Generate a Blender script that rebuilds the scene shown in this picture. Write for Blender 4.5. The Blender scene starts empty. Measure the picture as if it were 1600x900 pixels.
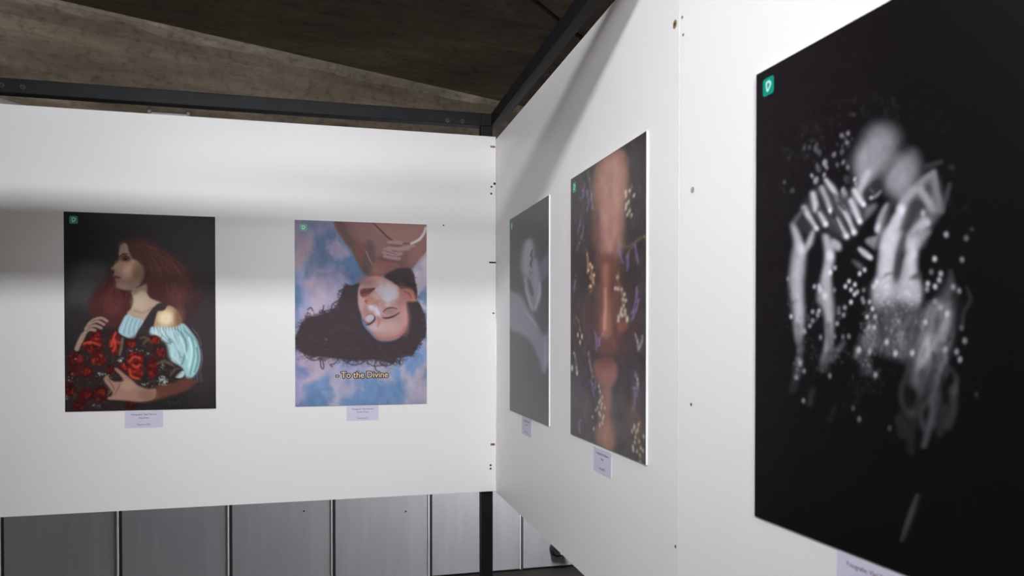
# Exhibition corner: white panels with mounted photographs on a black steel frame under a folded concrete ceiling
import bpy, bmesh, math, random
import numpy as np
from mathutils import Vector, Matrix

# ------------------------------------------------------------------ camera
# World frame: the inner corner of the two panels is x=0, y=0; panel face A is the
# plane y=0 (runs to -x), panel face B is the plane x=0 (runs to -y); z is up.
sc = bpy.context.scene
COL = sc.collection
R = math.radians
FPX, PX0, PY0 = 1144.0, 800.0, 536.0
YAW, PITCH = R(13.99), R(0.7)
CAM = Vector((-0.647, -2.861, 1.55))
FW = Vector((math.sin(YAW)*math.cos(PITCH), math.cos(YAW)*math.cos(PITCH), -math.sin(PITCH)))
RT = Vector((math.cos(YAW), -math.sin(YAW), 0))
UP = RT.cross(FW)

cam_d = bpy.data.cameras.new('camera')
cam = bpy.data.objects.new('camera', cam_d); COL.objects.link(cam)
m3 = Matrix((RT, UP, -FW)).transposed()
cam.matrix_world = Matrix.Translation(CAM) @ m3.to_4x4()
cam_d.sensor_width = 36.0
cam_d.lens = 36.0*FPX/1600.0
cam_d.shift_y = (PY0-450.0)/1600.0
cam_d.clip_start = 0.05
cam_d.dof.use_dof = True
cam_d.dof.focus_distance = 3.0
cam_d.dof.aperture_fstop = 6.0
sc.camera = cam

def ray(px, py):
    return (FW*FPX + RT*(px-PX0) + UP*(PY0-py)).normalized()
def hit(px, py, co, no):
    d = ray(px, py); no = Vector(no)
    return CAM + d*((Vector(co)-CAM).dot(no)/d.dot(no))
def onA(px, py, y=0.0): return hit(px, py, (0, y, 0), (0, 1, 0))
def onB(px, py, x=0.0): return hit(px, py, (x, 0, 0), (1, 0, 0))
def onZ(px, py, z): return hit(px, py, (0, 0, z), (0, 0, 1))

# ------------------------------------------------------------------ world, exposure
w = bpy.data.worlds.new('world'); sc.world = w
w.use_nodes = True
w.node_tree.nodes['Background'].inputs[0].default_value = (0.9, 0.93, 1.0, 1)
w.node_tree.nodes['Background'].inputs[1].default_value = 0.05
sc.view_settings.view_transform = 'Standard'
sc.view_settings.look = 'None'
sc.view_settings.gamma = 1.0
sc.view_settings.use_curve_mapping = False
sc.view_settings.exposure = 0.0
WHITE = (0.985, 0.97, 1.0)
COOL, WARM = (0.955, 0.955, 1.0), (1.0, 0.955, 0.92)
LAMPS = [  # location, length, axis angle about z, strength, colour, housing half width, label
    ((-1.35, -2.10, 2.55), 1.2, 0.0, 240.0, COOL, 0.03, 'slim fluorescent lamp hung in front of the crossing frame rail'),
    ((-1.0, -4.2, 2.72), 1.5, 90.0, 270.0, WARM, 0.05, 'fluorescent fill lamp added lengthwise behind the viewer'),  # unseen fill lamp, set lengthwise to blur a second rail shadow
    ((-2.6, -5.6, 2.72), 1.5, 0.0, 45.0, WARM, 0.05, 'fluorescent fill lamp added crosswise deep in the hall'),  # unseen lamp added as general fill
    ((0.6, 1.1, 1.6), 0.9, 90.0, 680.0, COOL, 0.16, 'broad-hooded lamp added to brighten the passage behind the panels'),  # added to brighten the back wall; hood keeps light off the ceiling
]
SPOTS = [  # unseen spots added as fill: location, aim, watts, cone degrees, blend, source radius, colour, label
    ((-0.35, -3.2, 2.72), (-0.1, 0.0, 1.3), 112.0, 60.0, 1.0, 0.09, WHITE, 'added fill spotlight aimed at the corner between the panels'),
    ((-1.6, -3.6, 2.72), (0.0, -0.3, 1.2), 84.0, 60.0, 1.0, 0.09, WHITE, 'added fill spotlight aimed at the flower-veiled face'),
    ((-2.2, -2.6, 2.72), (0.1, -1.7, 1.1), 9.0, 70.0, 1.0, 0.09, WHITE, 'added fill spotlight aimed at the black print of hands'),
]

# ------------------------------------------------------------------ materials
def nt(name):
    m = bpy.data.materials.new(name); m.use_nodes = True
    t = m.node_tree; b = t.nodes['Principled BSDF']
    return m, t, b
def mat(name, col, rough=0.5, metal=0.0, spec=0.5, emit=None):
    m, t, b = nt(name)
    b.inputs['Base Color'].default_value = (*col, 1)
    b.inputs['Roughness'].default_value = rough
    b.inputs['Metallic'].default_value = metal
    b.inputs['Specular IOR Level'].default_value = spec
    if emit:
        b.inputs['Emission Color'].default_value = (*emit[0], 1)
        b.inputs['Emission Strength'].default_value = emit[1]
    return m
def mat_noise(name, stops, scale=3.0, detail=6.0, rough=0.6, bump=0.0, bscale=40.0, stretch=(1, 1, 1), spec=0.5, metal=0.0, nrough=0.6):
    m, t, b = nt(name)
    N, L = t.nodes, t.links
    tc = N.new('ShaderNodeTexCoord'); mp = N.new('ShaderNodeMapping')
    mp.inputs['Scale'].default_value = stretch
    L.new(tc.outputs['Object'], mp.inputs['Vector'])
    n = N.new('ShaderNodeTexNoise'); n.inputs['Scale'].default_value = scale
    n.inputs['Detail'].default_value = detail; n.inputs['Roughness'].default_value = nrough
    L.new(mp.outputs[0], n.inputs['Vector'])
    r = N.new('ShaderNodeValToRGB')
    el = r.color_ramp.elements
    while len(el) < len(stops): el.new(0.5)
    for e, (p, c) in zip(el, stops): e.position = p; e.color = (*c, 1)
    L.new(n.outputs['Fac'], r.inputs['Fac'])
    L.new(r.outputs['Color'], b.inputs['Base Color'])
    b.inputs['Roughness'].default_value = rough
    b.inputs['Specular IOR Level'].default_value = spec
    b.inputs['Metallic'].default_value = metal
    if bump:
        n2 = N.new('ShaderNodeTexNoise'); n2.inputs['Scale'].default_value = bscale
        n2.inputs['Detail'].default_value = 5
        L.new(mp.outputs[0], n2.inputs['Vector'])
        bp = N.new('ShaderNodeBump'); bp.inputs['Strength'].default_value = bump
        bp.inputs['Distance'].default_value = 0.02
        L.new(n2.outputs['Fac'], bp.inputs['Height'])
        L.new(bp.outputs[0], b.inputs['Normal'])
    return m

M = {}
M['white'] = mat_noise('white_melamine', [(0.3, (0.85, 0.85, 0.85)), (0.7, (0.88, 0.88, 0.87))], scale=1.5, rough=0.42, bump=0.02, bscale=6)
M['edge'] = mat_noise('panel_edge', [(0.35, (0.62, 0.58, 0.54)), (0.65, (0.80, 0.79, 0.78))], scale=30, rough=0.6)
M['black'] = mat_noise('black_painted_steel', [(0.3, (0.006, 0.006, 0.008)), (0.7, (0.012, 0.012, 0.014))], scale=14, spec=0.2, rough=0.5, bump=0.03, bscale=60)
M['bolt'] = mat_noise('bolt_steel', [(0.3, (0.03, 0.03, 0.033)), (0.7, (0.07, 0.07, 0.075))], scale=60, rough=0.35, metal=0.5)
def concrete(name, dark, mid, lite, stretch, ang):
    """form-cast concrete: broad stains, board streaks, pits and pale smears"""
    m, t, b = nt(name); N, L = t.nodes, t.links
    tc = N.new('ShaderNodeTexCoord'); mp = N.new('ShaderNodeMapping'); mp.inputs['Rotation'].default_value = (0, 0, ang)
    L.new(tc.outputs['Object'], mp.inputs['Vector'])
    ms = N.new('ShaderNodeMapping'); ms.inputs['Scale'].default_value = stretch; L.new(mp.outputs[0], ms.inputs['Vector'])
    def noise(src, sc_, de, ro, di=0.0):
        n = N.new('ShaderNodeTexNoise'); n.inputs['Scale'].default_value = sc_; n.inputs['Detail'].default_value = de
        n.inputs['Roughness'].default_value = ro; n.inputs['Distortion'].default_value = di
        L.new(src.outputs[0], n.inputs['Vector']); return n
    def ramp(src, stops):
        r = N.new('ShaderNodeValToRGB'); el = r.color_ramp.elements
        while len(el) < len(stops): el.new(0.5)
        for e, (p_, c) in zip(el, stops): e.position = p_; e.color = (*c, 1)
        L.new(src.outputs['Fac'], r.inputs['Fac']); return r
    def mixc(kind, fac, a, c):
        x = N.new('ShaderNodeMix'); x.data_type = 'RGBA'; x.blend_type = kind; x.inputs['Factor'].default_value = fac
        L.new(a.outputs[2 if a.bl_idname == 'ShaderNodeMix' else 0], x.inputs[6]); L.new(c.outputs[0], x.inputs[7]); return x
    big = ramp(noise(mp, 1.3, 8, 0.62, 0.6), [(0.30, dark), (0.52, mid), (0.74, lite)])
    streak = ramp(noise(ms, 3.0, 9, 0.7, 0.3), [(0.30, (0.50, 0.49, 0.47)), (0.55, (0.95, 0.95, 0.95)), (0.78, (1.45, 1.42, 1.36))])
    pits = ramp(noise(mp, 26.0, 6, 0.65), [(0.30, (0.62, 0.60, 0.58)), (0.48, (1.0, 1.0, 1.0)), (0.75, (1.12, 1.12, 1.10))])
    smear = ramp(noise(ms, 1.1, 5, 0.6, 1.4), [(0.58, (1, 1, 1)), (0.68, (1.5, 1.48, 1.44)), (0.80, (1.1, 1.1, 1.1))])
    x = mixc('MULTIPLY', 1.0, mixc('MULTIPLY', 1.0, mixc('MULTIPLY', 0.9, big, streak), pits), smear)
    L.new(x.outputs[2], b.inputs['Base Color'])
    b.inputs['Roughness'].default_value = 0.85; b.inputs['Specular IOR Level'].default_value = 0.2
    n2 = noise(ms, 14.0, 8, 0.7); bp = N.new('ShaderNodeBump'); bp.inputs['Strength'].default_value = 0.45; bp.inputs['Distance'].default_value = 0.02
    L.new(n2.outputs['Fac'], bp.inputs['Height']); L.new(bp.outputs[0], b.inputs['Normal'])
    return m
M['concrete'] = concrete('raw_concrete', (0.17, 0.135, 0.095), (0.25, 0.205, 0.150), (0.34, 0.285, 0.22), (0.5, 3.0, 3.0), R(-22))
M['lip'] = concrete('highlight_concrete', (0.24, 0.20, 0.155), (0.34, 0.29, 0.235), (0.44, 0.39, 0.32), (1.0, 3.0, 3.0), R(-22))  # paler concrete carrying the crease highlight in its colour
M['soffit'] = concrete('dark_concrete', (0.085, 0.060, 0.038), (0.118, 0.086, 0.056), (0.18, 0.138, 0.096), (0.6, 2.6, 2.0), R(-10))  # soffit concrete, darker in tone than the folded face
M['metalwall'] = mat_noise('grey_wall_panel', [(0.3, (0.33, 0.335, 0.35)), (0.7, (0.38, 0.385, 0.40))], scale=3.0, rough=0.45, stretch=(6, 1, 0.6))
M['strip'] = mat('white_strip', (0.78, 0.78, 0.76), 0.5)
M['gap'] = mat('dark_gap', (0.06, 0.058, 0.056), 0.8)
M['floor'] = mat_noise('dark_floor', [(0.3, (0.004, 0.0028, 0.0024)), (0.7, (0.008, 0.0056, 0.0048))], scale=5, rough=0.7, spec=0.2)
M['hall'] = mat_noise('hall_plaster', [(0.3, (0.30, 0.29, 0.28)), (0.7, (0.38, 0.37, 0.36))], scale=2, rough=0.8)
M['board'] = mat_noise('foam_board_white', [(0.3, (0.80, 0.80, 0.82)), (0.7, (0.86, 0.86, 0.87))], scale=40, rough=0.6)
M['green'] = mat('emblem_green', (0.0, 0.28, 0.20), 0.35)
M['mint'] = mat('emblem_mint', (0.42, 0.80, 0.72), 0.4)
M['mark_dark'] = mat('emblem_inner', (0.01, 0.12, 0.10), 0.4)
M['card'] = mat_noise('lilac_paper', [(0.3, (0.64, 0.62, 0.77)), (0.7, (0.68, 0.66, 0.81))], scale=30, rough=0.7)
M['ink'] = mat('caption_ink', (0.16, 0.14, 0.20), 0.7)
M['cream'] = mat('lettering_cream', (0.80, 0.62, 0.42), 0.5)
M['brownink'] = mat('lettering_outline', (0.035, 0.018, 0.016), 0.5)
M['wood'] = mat_noise('dowel_wood', [(0.3, (0.10, 0.05, 0.02)), (0.7, (0.38, 0.22, 0.09))], scale=80, rough=0.7)
M['hole'] = mat('dark_hole', (0.015, 0.012, 0.010), 0.9)
M['pipe'] = mat_noise('grey_pipe', [(0.3, (0.35, 0.35, 0.34)), (0.7, (0.5, 0.5, 0.49))], scale=9, rough=0.4)
M['socket'] = mat('socket_black', (0.02, 0.02, 0.022), 0.4)
M['zinc'] = mat_noise('zinc_bracket', [(0.3, (0.22, 0.21, 0.20)), (0.7, (0.36, 0.35, 0.34))], scale=30, rough=0.5)
M['housing'] = mat_noise('lamp_housing', [(0.3, (0.55, 0.55, 0.54)), (0.7, (0.6, 0.6, 0.59))], scale=9, rough=0.5)

# ------------------------------------------------------------------ mesh helpers
def link(name, me, m, parent=None):
    o = bpy.data.objects.new(name, me); COL.objects.link(o)
    if m: me.materials.append(m)
    if parent: o.parent = parent
    return o
def bm_obj(name, bm, m, parent=None, smooth=False):
    me = bpy.data.meshes.new(name); bm.normal_update(); bm.to_mesh(me); bm.free()
    if smooth:
        for p in me.polygons: p.use_smooth = True
    return link(name, me, m, parent)
def box_bm(x0, x1, y0, y1, z0, z1, bev=0.0, seg=2, bm=None):
    own = bm is None
    bm = bm or bmesh.new()
    g = bmesh.ops.create_cube(bm, size=1.0)
    for v in g['verts']:
        v.co = Vector(((x0+x1)/2 + v.co.x*(x1-x0), (y0+y1)/2 + v.co.y*(y1-y0), (z0+z1)/2 + v.co.z*(z1-z0)))
    if bev:
        es = list({e for v in g['verts'] for e in v.link_edges})
        bmesh.ops.bevel(bm, geom=es, offset=bev, segments=seg, affect='EDGES', profile=0.6)
    return bm
def box(name, x0, x1, y0, y1, z0, z1, m, parent=None, bev=0.0):
    return bm_obj(name, box_bm(x0, x1, y0, y1, z0, z1, bev), m, parent)
def cyl_bm(c, axis, r, h, seg=20, r2=None, bm=None):
    bm = bm or bmesh.new()
    g = bmesh.ops.create_cone(bm, cap_ends=True, segments=seg, radius1=r, radius2=r if r2 is None else r2, depth=h)
    q = Vector((0, 0, 1)).rotation_difference(Vector(axis).normalized())
    bmesh.ops.transform(bm, matrix=Matrix.Translation(Vector(c)) @ q.to_matrix().to_4x4(), verts=g['verts'])
    return bm
def poly_obj(name, pts, m, parent=None, depth=0.0):
    bm = bmesh.new(); vs = [bm.verts.new(p) for p in pts]
    f = bm.faces.new(vs)
    if depth:
        bm.normal_update(); n = f.normal.copy()
        e = bmesh.ops.extrude_face_region(bm, geom=[f])
        for v in e['geom']:
            if isinstance(v, bmesh.types.BMVert): v.co -= n*depth
        bmesh.ops.recalc_face_normals(bm, faces=bm.faces)
    return bm_obj(name, bm, m, parent)
def thing(name, label, cat, loc=(0, 0, 0), rz=0.0, group=None):
    o = bpy.data.objects.new(name, None); COL.objects.link(o)
    o.empty_display_size = 0.05
    o.location = loc; o.rotation_euler = (0, 0, rz)
    tag(o, label, cat, group); return o
def tag(o, label, cat, group=None):
    o['label'] = label; o['category'] = cat
    if group: o['group'] = group
def struct(o): o['kind'] = 'structure'; return o

# ------------------------------------------------------------------ room shell
BACK = 1.765
XL, XR, YF = -5.0, 4.0, -7.5
struct(box('floor', XL, XR, YF, BACK+0.2, -0.1, 0.0, M['floor']))
CH = 1.55+1.35                      # soffit height
c1 = onZ(90, 0, CH); c2 = onZ(780, 158, CH)
cd = (c2-c1); cd.z = 0; cd.normalize()      # direction of the crease
cn = Vector((-cd.y, cd.x, 0))               # horizontal, away from the camera
if cn.y < 0: cn = -cn
pa = c1 - cd*9; pb = c1 + cd*9
# soffit: everything on the near side of the crease, in two slabs with an open joint between them
j1 = onZ(833, 0, CH); j2 = onZ(884, 40, CH)
jd = (j2-j1).normalized(); jn = Vector((jd.y, -jd.x, 0)).normalized()
if jn.x < 0: jn = -jn
def cross2(p, d, q, e):   # intersection of two horizontal lines
    den = d.x*e.y - d.y*e.x
    t = ((q.x-p.x)*e.y - (q.y-p.y)*e.x)/den
    return p + d*t
ceil_bm = bmesh.new()
def slab(bm, pts, z0, z1):
    b = [bm.verts.new((p.x, p.y, z0)) for p in pts]; t = [bm.verts.new((p.x, p.y, z1)) for p in pts]
    bm.faces.new(b); bm.faces.new(list(reversed(t)))
    n = len(pts)
    for i in range(n): bm.faces.new((b[i], t[i], t[(i+1) % n], b[(i+1) % n]))
    bmesh.ops.recalc_face_normals(bm, faces=bm.faces)
jl = j1 - jn*0.013; jr = j1 + jn*0.013
kl = cross2(c1, cd, jl, jd); kr = cross2(c1, cd, jr, jd)
far = 16.0
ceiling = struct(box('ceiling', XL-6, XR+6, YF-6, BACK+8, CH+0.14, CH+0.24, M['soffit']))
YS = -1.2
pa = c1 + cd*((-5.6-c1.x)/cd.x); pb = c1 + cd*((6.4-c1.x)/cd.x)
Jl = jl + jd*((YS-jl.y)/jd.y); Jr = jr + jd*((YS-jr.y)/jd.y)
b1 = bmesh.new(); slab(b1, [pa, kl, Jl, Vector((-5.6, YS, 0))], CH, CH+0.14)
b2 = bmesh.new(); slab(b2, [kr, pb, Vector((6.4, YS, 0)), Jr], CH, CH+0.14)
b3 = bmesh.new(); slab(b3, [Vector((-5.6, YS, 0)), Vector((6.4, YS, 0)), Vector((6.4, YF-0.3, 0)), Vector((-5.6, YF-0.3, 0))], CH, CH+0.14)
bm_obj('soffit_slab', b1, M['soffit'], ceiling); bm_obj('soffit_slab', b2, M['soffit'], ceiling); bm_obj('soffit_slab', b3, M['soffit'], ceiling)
# folded face dropping behind the crease, with its edge highlight coloured in as a thin lighter lip
K = 1.1
q = lambda p, d: Vector((p.x + cn.x*d, p.y + cn.y*d, CH - K*d))
fb = bmesh.new()
prof = [(0.0, 0.0), (0.012, 0.02), (0.075, 0.072), (0.10, 0.118), (2.2, 2.2*K)]
rows = []
for d, dz in prof:
    rows.append([fb.verts.new((p.x+cn.x*d, p.y+cn.y*d, CH-dz)) for p in (pa, pb)])
for a, b in zip(rows, rows[1:]): fb.faces.new((a[0], a[1], b[1], b[0]))
g = bmesh.ops.extrude_face_region(fb, geom=fb.faces[:])
for v in g['geom']:
    if isinstance(v, bmesh.types.BMVert): v.co += cn*0.25 + Vector((0, 0, 0.1))
bmesh.ops.recalc_face_normals(fb, faces=fb.faces)
bm_obj('folded_face', fb, M['concrete'], ceiling)
# paler strip along the fold, its colour standing in for the edge highlight
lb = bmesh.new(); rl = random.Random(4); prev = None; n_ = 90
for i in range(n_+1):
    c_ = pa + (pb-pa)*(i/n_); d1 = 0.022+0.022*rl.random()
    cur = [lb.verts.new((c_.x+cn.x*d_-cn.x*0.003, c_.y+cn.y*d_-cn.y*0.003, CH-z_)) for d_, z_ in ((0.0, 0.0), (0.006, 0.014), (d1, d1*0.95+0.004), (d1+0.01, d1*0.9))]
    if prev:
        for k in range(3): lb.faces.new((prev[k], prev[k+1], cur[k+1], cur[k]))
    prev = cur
bm_obj('highlight_strip', lb, M['lip'], ceiling)

# back wall of tall grey sheet panels with pale joint strips
wb = struct(box('wall_back', XL, XR, BACK+0.012, BACK+0.15, 0.0, CH+0.2, M['gap']))
s1 = onA(184.5, 850, BACK).x; s5 = onA(812.5, 850, BACK).x
pitch_w = (s5-s1)/4.0
pm = None; sm = None
for i in range(-5, 9):
    x = s1 + pitch_w*i
    if x+pitch_w > XR: break
    if x < XL: continue
    x0 = x + 0.021; x1 = x + pitch_w - 0.006
    if pm is None:
        pm = box('panel', 0, x1-x0, 0, 0.014, 0, 2.6, M['metalwall'], wb, bev=0.002); o = pm; me = pm.data
        sm = box('joint_strip', 0, 0.007, 0, 0.018, 0, 2.6, M['strip'], wb); smd = sm.data; s = sm
    else:
        o = bpy.data.objects.new('panel', me); COL.objects.link(o); o.parent = wb
        s = bpy.data.objects.new('joint_strip', smd); COL.objects.link(s); s.parent = wb
    o.location = (x0, BACK-0.002, 0.012); s.location = (x-0.0045, BACK-0.008, 0.012)
for px, py in ((475, 798.5), (634, 799)):
    p = onA(px, py, BACK-0.002)
    bm_obj('fixing', cyl_bm(p, (0, 1, 0), 0.0055, 0.004, 10), M['hole'], wb)
struct(box('wall_left', XL-0.15, XL, YF, BACK+0.15, 0, CH+0.2, M['hall']))
struct(box('wall_right', XR, XR+0.15, YF, BACK+0.15, 0, CH+0.2, M['hall']))
struct(box('wall_front', XL, XR, YF-0.15, YF, 0, CH+0.2, M['hall']))

# ------------------------------------------------------------------ exhibition panels
EYE = 1.55; H = 0.70
T = 0.018
A_top, A_bot = EYE+1.125*H, EYE-0.900*H
B_top, B_bot = EYE+1.110*H, EYE-0.906*H
pA = thing('exhibition_panel', 'wide white panel with the portraits of the rose bouquet and the upside-down face', 'panel', (-1.05, 0.009, A_bot))
def A_local(p): return (p[0]+1.05, p[1]-0.009, p[2]-A_bot)
box('sheet', -1.05, 1.0485, -0.009, 0.009, 0, A_top-A_bot, M['white'], pA, bev=0.0006)
box('edge_band', 1.0485, 1.0497, -0.0088, 0.009, 0.001, A_top-A_bot-0.001, M['edge'], pA)
def A_mark(name, px, py, wd, ht, m, dep=0.0004):
    p = A_local(onA(px, py))
    return box(name, p[0]-wd/2, p[0]+wd/2, -0.009-dep, -0.006, p[2]-ht/2, p[2]+ht/2, m, pA, bev=0.0004)
for px, py, wd, ht, m in ((770, 229.3, .020, .008, 'wood'), (769.5, 410.2, .028, .006, 'hole'), (771, 489.5, .008, .005, 'hole'), (769.8, 694.4, .018, .009, 'wood')):
    A_mark('dowel_slot', px, py, wd, ht, M[m])
for px, py, r in ((768, 291.8, .0042), (767.6, 302.6, .0042), (773, 287, .0052), (766.6, 727, .0042), (766.6, 732.3, .0042), (693, 352, .003)):
    p = A_local(onA(px, py))
    bm_obj('screw_hole', cyl_bm((min(p[0], 1.044), -0.0083, p[2]), (0, 1, 0), r, 0.002, 12), M['hole'], pA)
# zinc bracket peeping over the top edge
p0 = A_local(onA(231, 180)); p1 = A_local(onA(296, 184))
box('bracket', p0[0], p1[0], 0.0, 0.028, A_top-A_bot-0.03, A_top-A_bot+0.009, M['zinc'], pA, bev=0.002)
for xx in (p0[0]+0.004, p1[0]-0.004):
    bm_obj('screw', cyl_bm((xx, 0.011, A_top-A_bot+0.009), (0, 1, 0), 0.0065, 0.034, 14), M['bolt'], pA)

SEAM = onB(1060, 450).y
pB = thing('exhibition_panel', 'white panel with the grey nude study and the flower-veiled face', 'panel', (T/2, SEAM/2, B_bot))
box('sheet', -T/2, T/2, SEAM/2+0.0008, -SEAM/2-0.0005, 0, B_top-B_bot, M['white'], pB, bev=0.0006)
def B_screw(px, py, r, m, ring=None):
    p = onB(px, py)
    y = p.y-SEAM/2; z = p.z-B_bot
    if ring: bm_obj('worn_ring', cyl_bm((-T/2+0.0004, y, z), (1, 0, 0), ring, 0.001, 14), M['wood'], pB)
    bm_obj('screw_hole', cyl_bm((-T/2+0.0007, y, z), (1, 0, 0), r, 0.002, 12), M[m], pB)
B_screw(1054.5, 38, .0035, 'hole', .0085)
B_screw(1055.5, 854, .0035, 'bolt')

# the next panel, turned a little away at the joint
CANG = R(2.8)
pC = thing('exhibition_panel', 'white panel with the large dark print of hands among tiny flowers', 'panel', (0, SEAM, B_bot), CANG)
# local frame: face plane x=0, runs to -y
box('sheet', 0.0, T, -1.58, -0.0008, 0, B_top-B_bot, M['white'], pC, bev=0.0006)
box('edge_band', -0.0004, T, -0.0008, 0.0003, 0.001, B_top-B_bot-0.001, M['edge'], pC)
CM = Matrix.Translation((0, SEAM, B_bot)) @ Matrix.Rotation(CANG, 4, 'Z')
CMI = CM.inverted()
CN = (CM.to_3x3() @ Vector((1, 0, 0)))
def onC(px, py): return CMI @ hit(px, py, (0, SEAM, 0), CN)
for px, py, r, m in ((1066, 27, .0028, 'bolt'), (1067.5, 54.5, .0028, 'bolt'), (1080, 632, .0032, 'bolt')):
    p = onC(px, py)
    bm_obj('screw_hole', cyl_bm((0.0007, p.y, p.z), (1, 0, 0), r, 0.002, 12), M[m], pC)
p = onC(1082, 297)
bm_obj('scuff', cyl_bm((0.0003, p.y, p.z), (1, 0, 0), 0.006, 0.0008, 14), M['zinc'], pC)

# ------------------------------------------------------------------ steel frame
TZ0, TZ1 = EYE+1.19*H, EYE+1.262*H
fr = thing('panel_frame', 'black square-tube steel frame carrying the white panels', 'frame', (-0.033, 0.04, 0))
def F(name, x0, x1, y0, y1, z0, z1, m=M['black'], par=None, bev=0.003):
    return box(name, x0+0.033, x1+0.033, y0-0.04, y1-0.04, z0, z1, m, par or fr, bev)
F('post', -0.056, -0.009, 0.0185, 0.065, 0.0, TZ0+0.002)
railA = F('rail', -2.2, -0.052, 0.0185, 0.065, TZ0, TZ1)
railB = F('rail', -0.017, 0.020, -3.3, 0.050, TZ0, TZ1)
F('corner_joint', -0.054, -0.012, 0.012, 0.062, TZ0-0.001, TZ1-0.002)
railX = F('rail', -2.2, -0.017, -1.685, -1.635, TZ0, TZ1)
F('post', 0.034, 0.080, -1.70, -1.655, 0.0, TZ0+0.002)
F('post', -2.24, -2.193, 0.0185, 0.065, 0.0, TZ1)
F('post', -2.24, -2.193, -1.685, -1.635, 0.0, TZ1)
F('post', 0.0195, 0.066, -3.30, -3.255, 0.0, TZ0+0.002)
for px, py in ((699.5, 188.5), (722, 190), (3, 133), (36, 136)):
    p = onA(px, py, 0.0185)
    r = 0.0085
    bo = bm_obj('bolt', cyl_bm((p.x+0.033, 0.0175-0.04, p.z), (0, 1, 0), r, 0.004, 18, r2=r*0.85), M['bolt'], fr)
    bm_obj('bolt_socket', cyl_bm((p.x+0.033, 0.0154-0.04, p.z), (0, 1, 0), r*0.42, 0.0012, 6), M['hole'], bo)

# ------------------------------------------------------------------ small things behind the panels
p = onA(870, 857, BACK-0.002)
so = thing('wall_socket', 'round black socket low on the grey back wall', 'socket', (p.x, BACK-0.002, p.z))
bm_obj('body', cyl_bm((0, -0.016, 0), (0, 1, 0), 0.046, 0.034, 28, r2=0.052), M['socket'], so, True)
bm_obj('rim', cyl_bm((0, -0.034, 0), (0, 1, 0), 0.036, 0.006, 28), M['bolt'], so)
box('cover_plate', 0.012, 0.062, -0.050, -0.036, -0.03, -0.012, M['strip'], so, bev=0.003)
def tube_bm(pts, r, seg=18):
    bm = bmesh.new(); pts = [Vector(p) for p in pts]; rings = []
    for i, p in enumerate(pts):
        t = (pts[min(i+1, len(pts)-1)]-pts[max(i-1, 0)]).normalized()
        q = Vector((0, 0, 1)).rotation_difference(t)
        rings.append([bm.verts.new(p + q @ Vector((r*math.cos(2*math.pi*k/seg), r*math.sin(2*math.pi*k/seg), 0))) for k in range(seg)])
    for a, b in zip(rings, rings[1:]):
        for k in range(seg): bm.faces.new((a[k], a[(k+1) % seg], b[(k+1) % seg], b[k]))
    bm.faces.new(rings[0]); bm.faces.new(list(reversed(rings[-1])))
    bmesh.ops.recalc_face_normals(bm, faces=bm.faces)
    return bm
pa_ = onA(-70, 135, 0.45); pb_ = onA(0, 166, 0.45); pc_ = onA(60, 186, 0.45)
pp = thing('service_pipe', 'pale grey service pipe sloping down behind the wide panel', 'pipe', pc_)
ln = [pa_ + (pa_-pb_)*9, pa_, pb_, pc_, pc_+Vector((0.05, 0.05, -0.03)), pc_+Vector((0.07, 0.16, -0.04)), Vector((pc_.x+0.07, BACK, pc_.z-0.04))]
bm_obj('pipe_run', tube_bm([v-pc_ for v in ln], 0.035), M['pipe'], pp, True)

# ------------------------------------------------------------------ lamps
for (loc, ln_, rz, st, lc, hw, lab) in LAMPS:
    t = thing('key_or_fill_lamp', lab, 'lamp', loc, R(rz))  # first one casts the rail shadow, the others are added fill
    hb = bmesh.new()
    box_bm(-ln_/2-0.05, ln_/2+0.05, -hw, hw, 0.022, 0.058, 0.004, bm=hb)
    bm_obj('housing', hb, M['housing'], t)
    for s in (-1, 1):
        box('end_cap', s*(ln_/2+0.028)-0.02, s*(ln_/2+0.028)+0.02, -0.018, 0.018, -0.018, 0.024, M['housing'], t, bev=0.003)
        bm_obj('hanger', cyl_bm((s*ln_*0.35, 0, (CH-loc[2]+0.058)/2), (0, 0, 1), 0.003, CH-loc[2]-0.058+0.004, 8), M['bolt'], t)
    em = mat('lamp_tube_glow', (0.9, 0.9, 0.9), 0.4, emit=(lc, st))
    bm_obj('glass_tube', cyl_bm((0, 0, 0), (1, 0, 0), 0.013, ln_+0.03, 24), em, t, True)

for (loc, aim, wt, cone, bl, rad, lc, lab) in SPOTS:
    t = thing('fill_spotlight', lab, 'lamp', loc)  # fixture made up to hold an added fill light
    d = (Vector(aim)-Vector(loc)).normalized()
    q_ = Vector((0, 0, -1)).rotation_difference(d)
    can = bmesh.new(); seg = 28; rings = []
    for r, z in ((rad+0.012, -0.03), (rad+0.012, 0.09), (0.055, 0.16), (0.05, 0.17), (0.02, 0.172), (0.001, 0.172)):
        rings.append([can.verts.new(q_ @ Vector((r*math.cos(2*math.pi*k/seg), r*math.sin(2*math.pi*k/seg), z))) for k in range(seg)])
    for a, b_ in zip(rings, rings[1:]):
        for k in range(seg): can.faces.new((a[k], a[(k+1) % seg], b_[(k+1) % seg], b_[k]))
    bm_obj('can', can, M['black'], t, True)
    top = CH-loc[2]
    bm_obj('stem', cyl_bm((q_ @ Vector((0, 0, 0.1)))+Vector((0, 0, (top-0.04)/2)), (0, 0, 1), 0.009, max(top-0.05, 0.05), 12), M['black'], t)
    ld = bpy.data.lights.new('spot_beam', 'SPOT'); ld.energy = wt; ld.spot_size = R(cone); ld.spot_blend = bl
    ld.shadow_soft_size = rad; ld.color = lc
    lo = bpy.data.objects.new('spot_beam', ld); COL.objects.link(lo); lo.parent = t
    lo.rotation_euler = q_.to_euler(); lo.location = d*0.035

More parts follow.
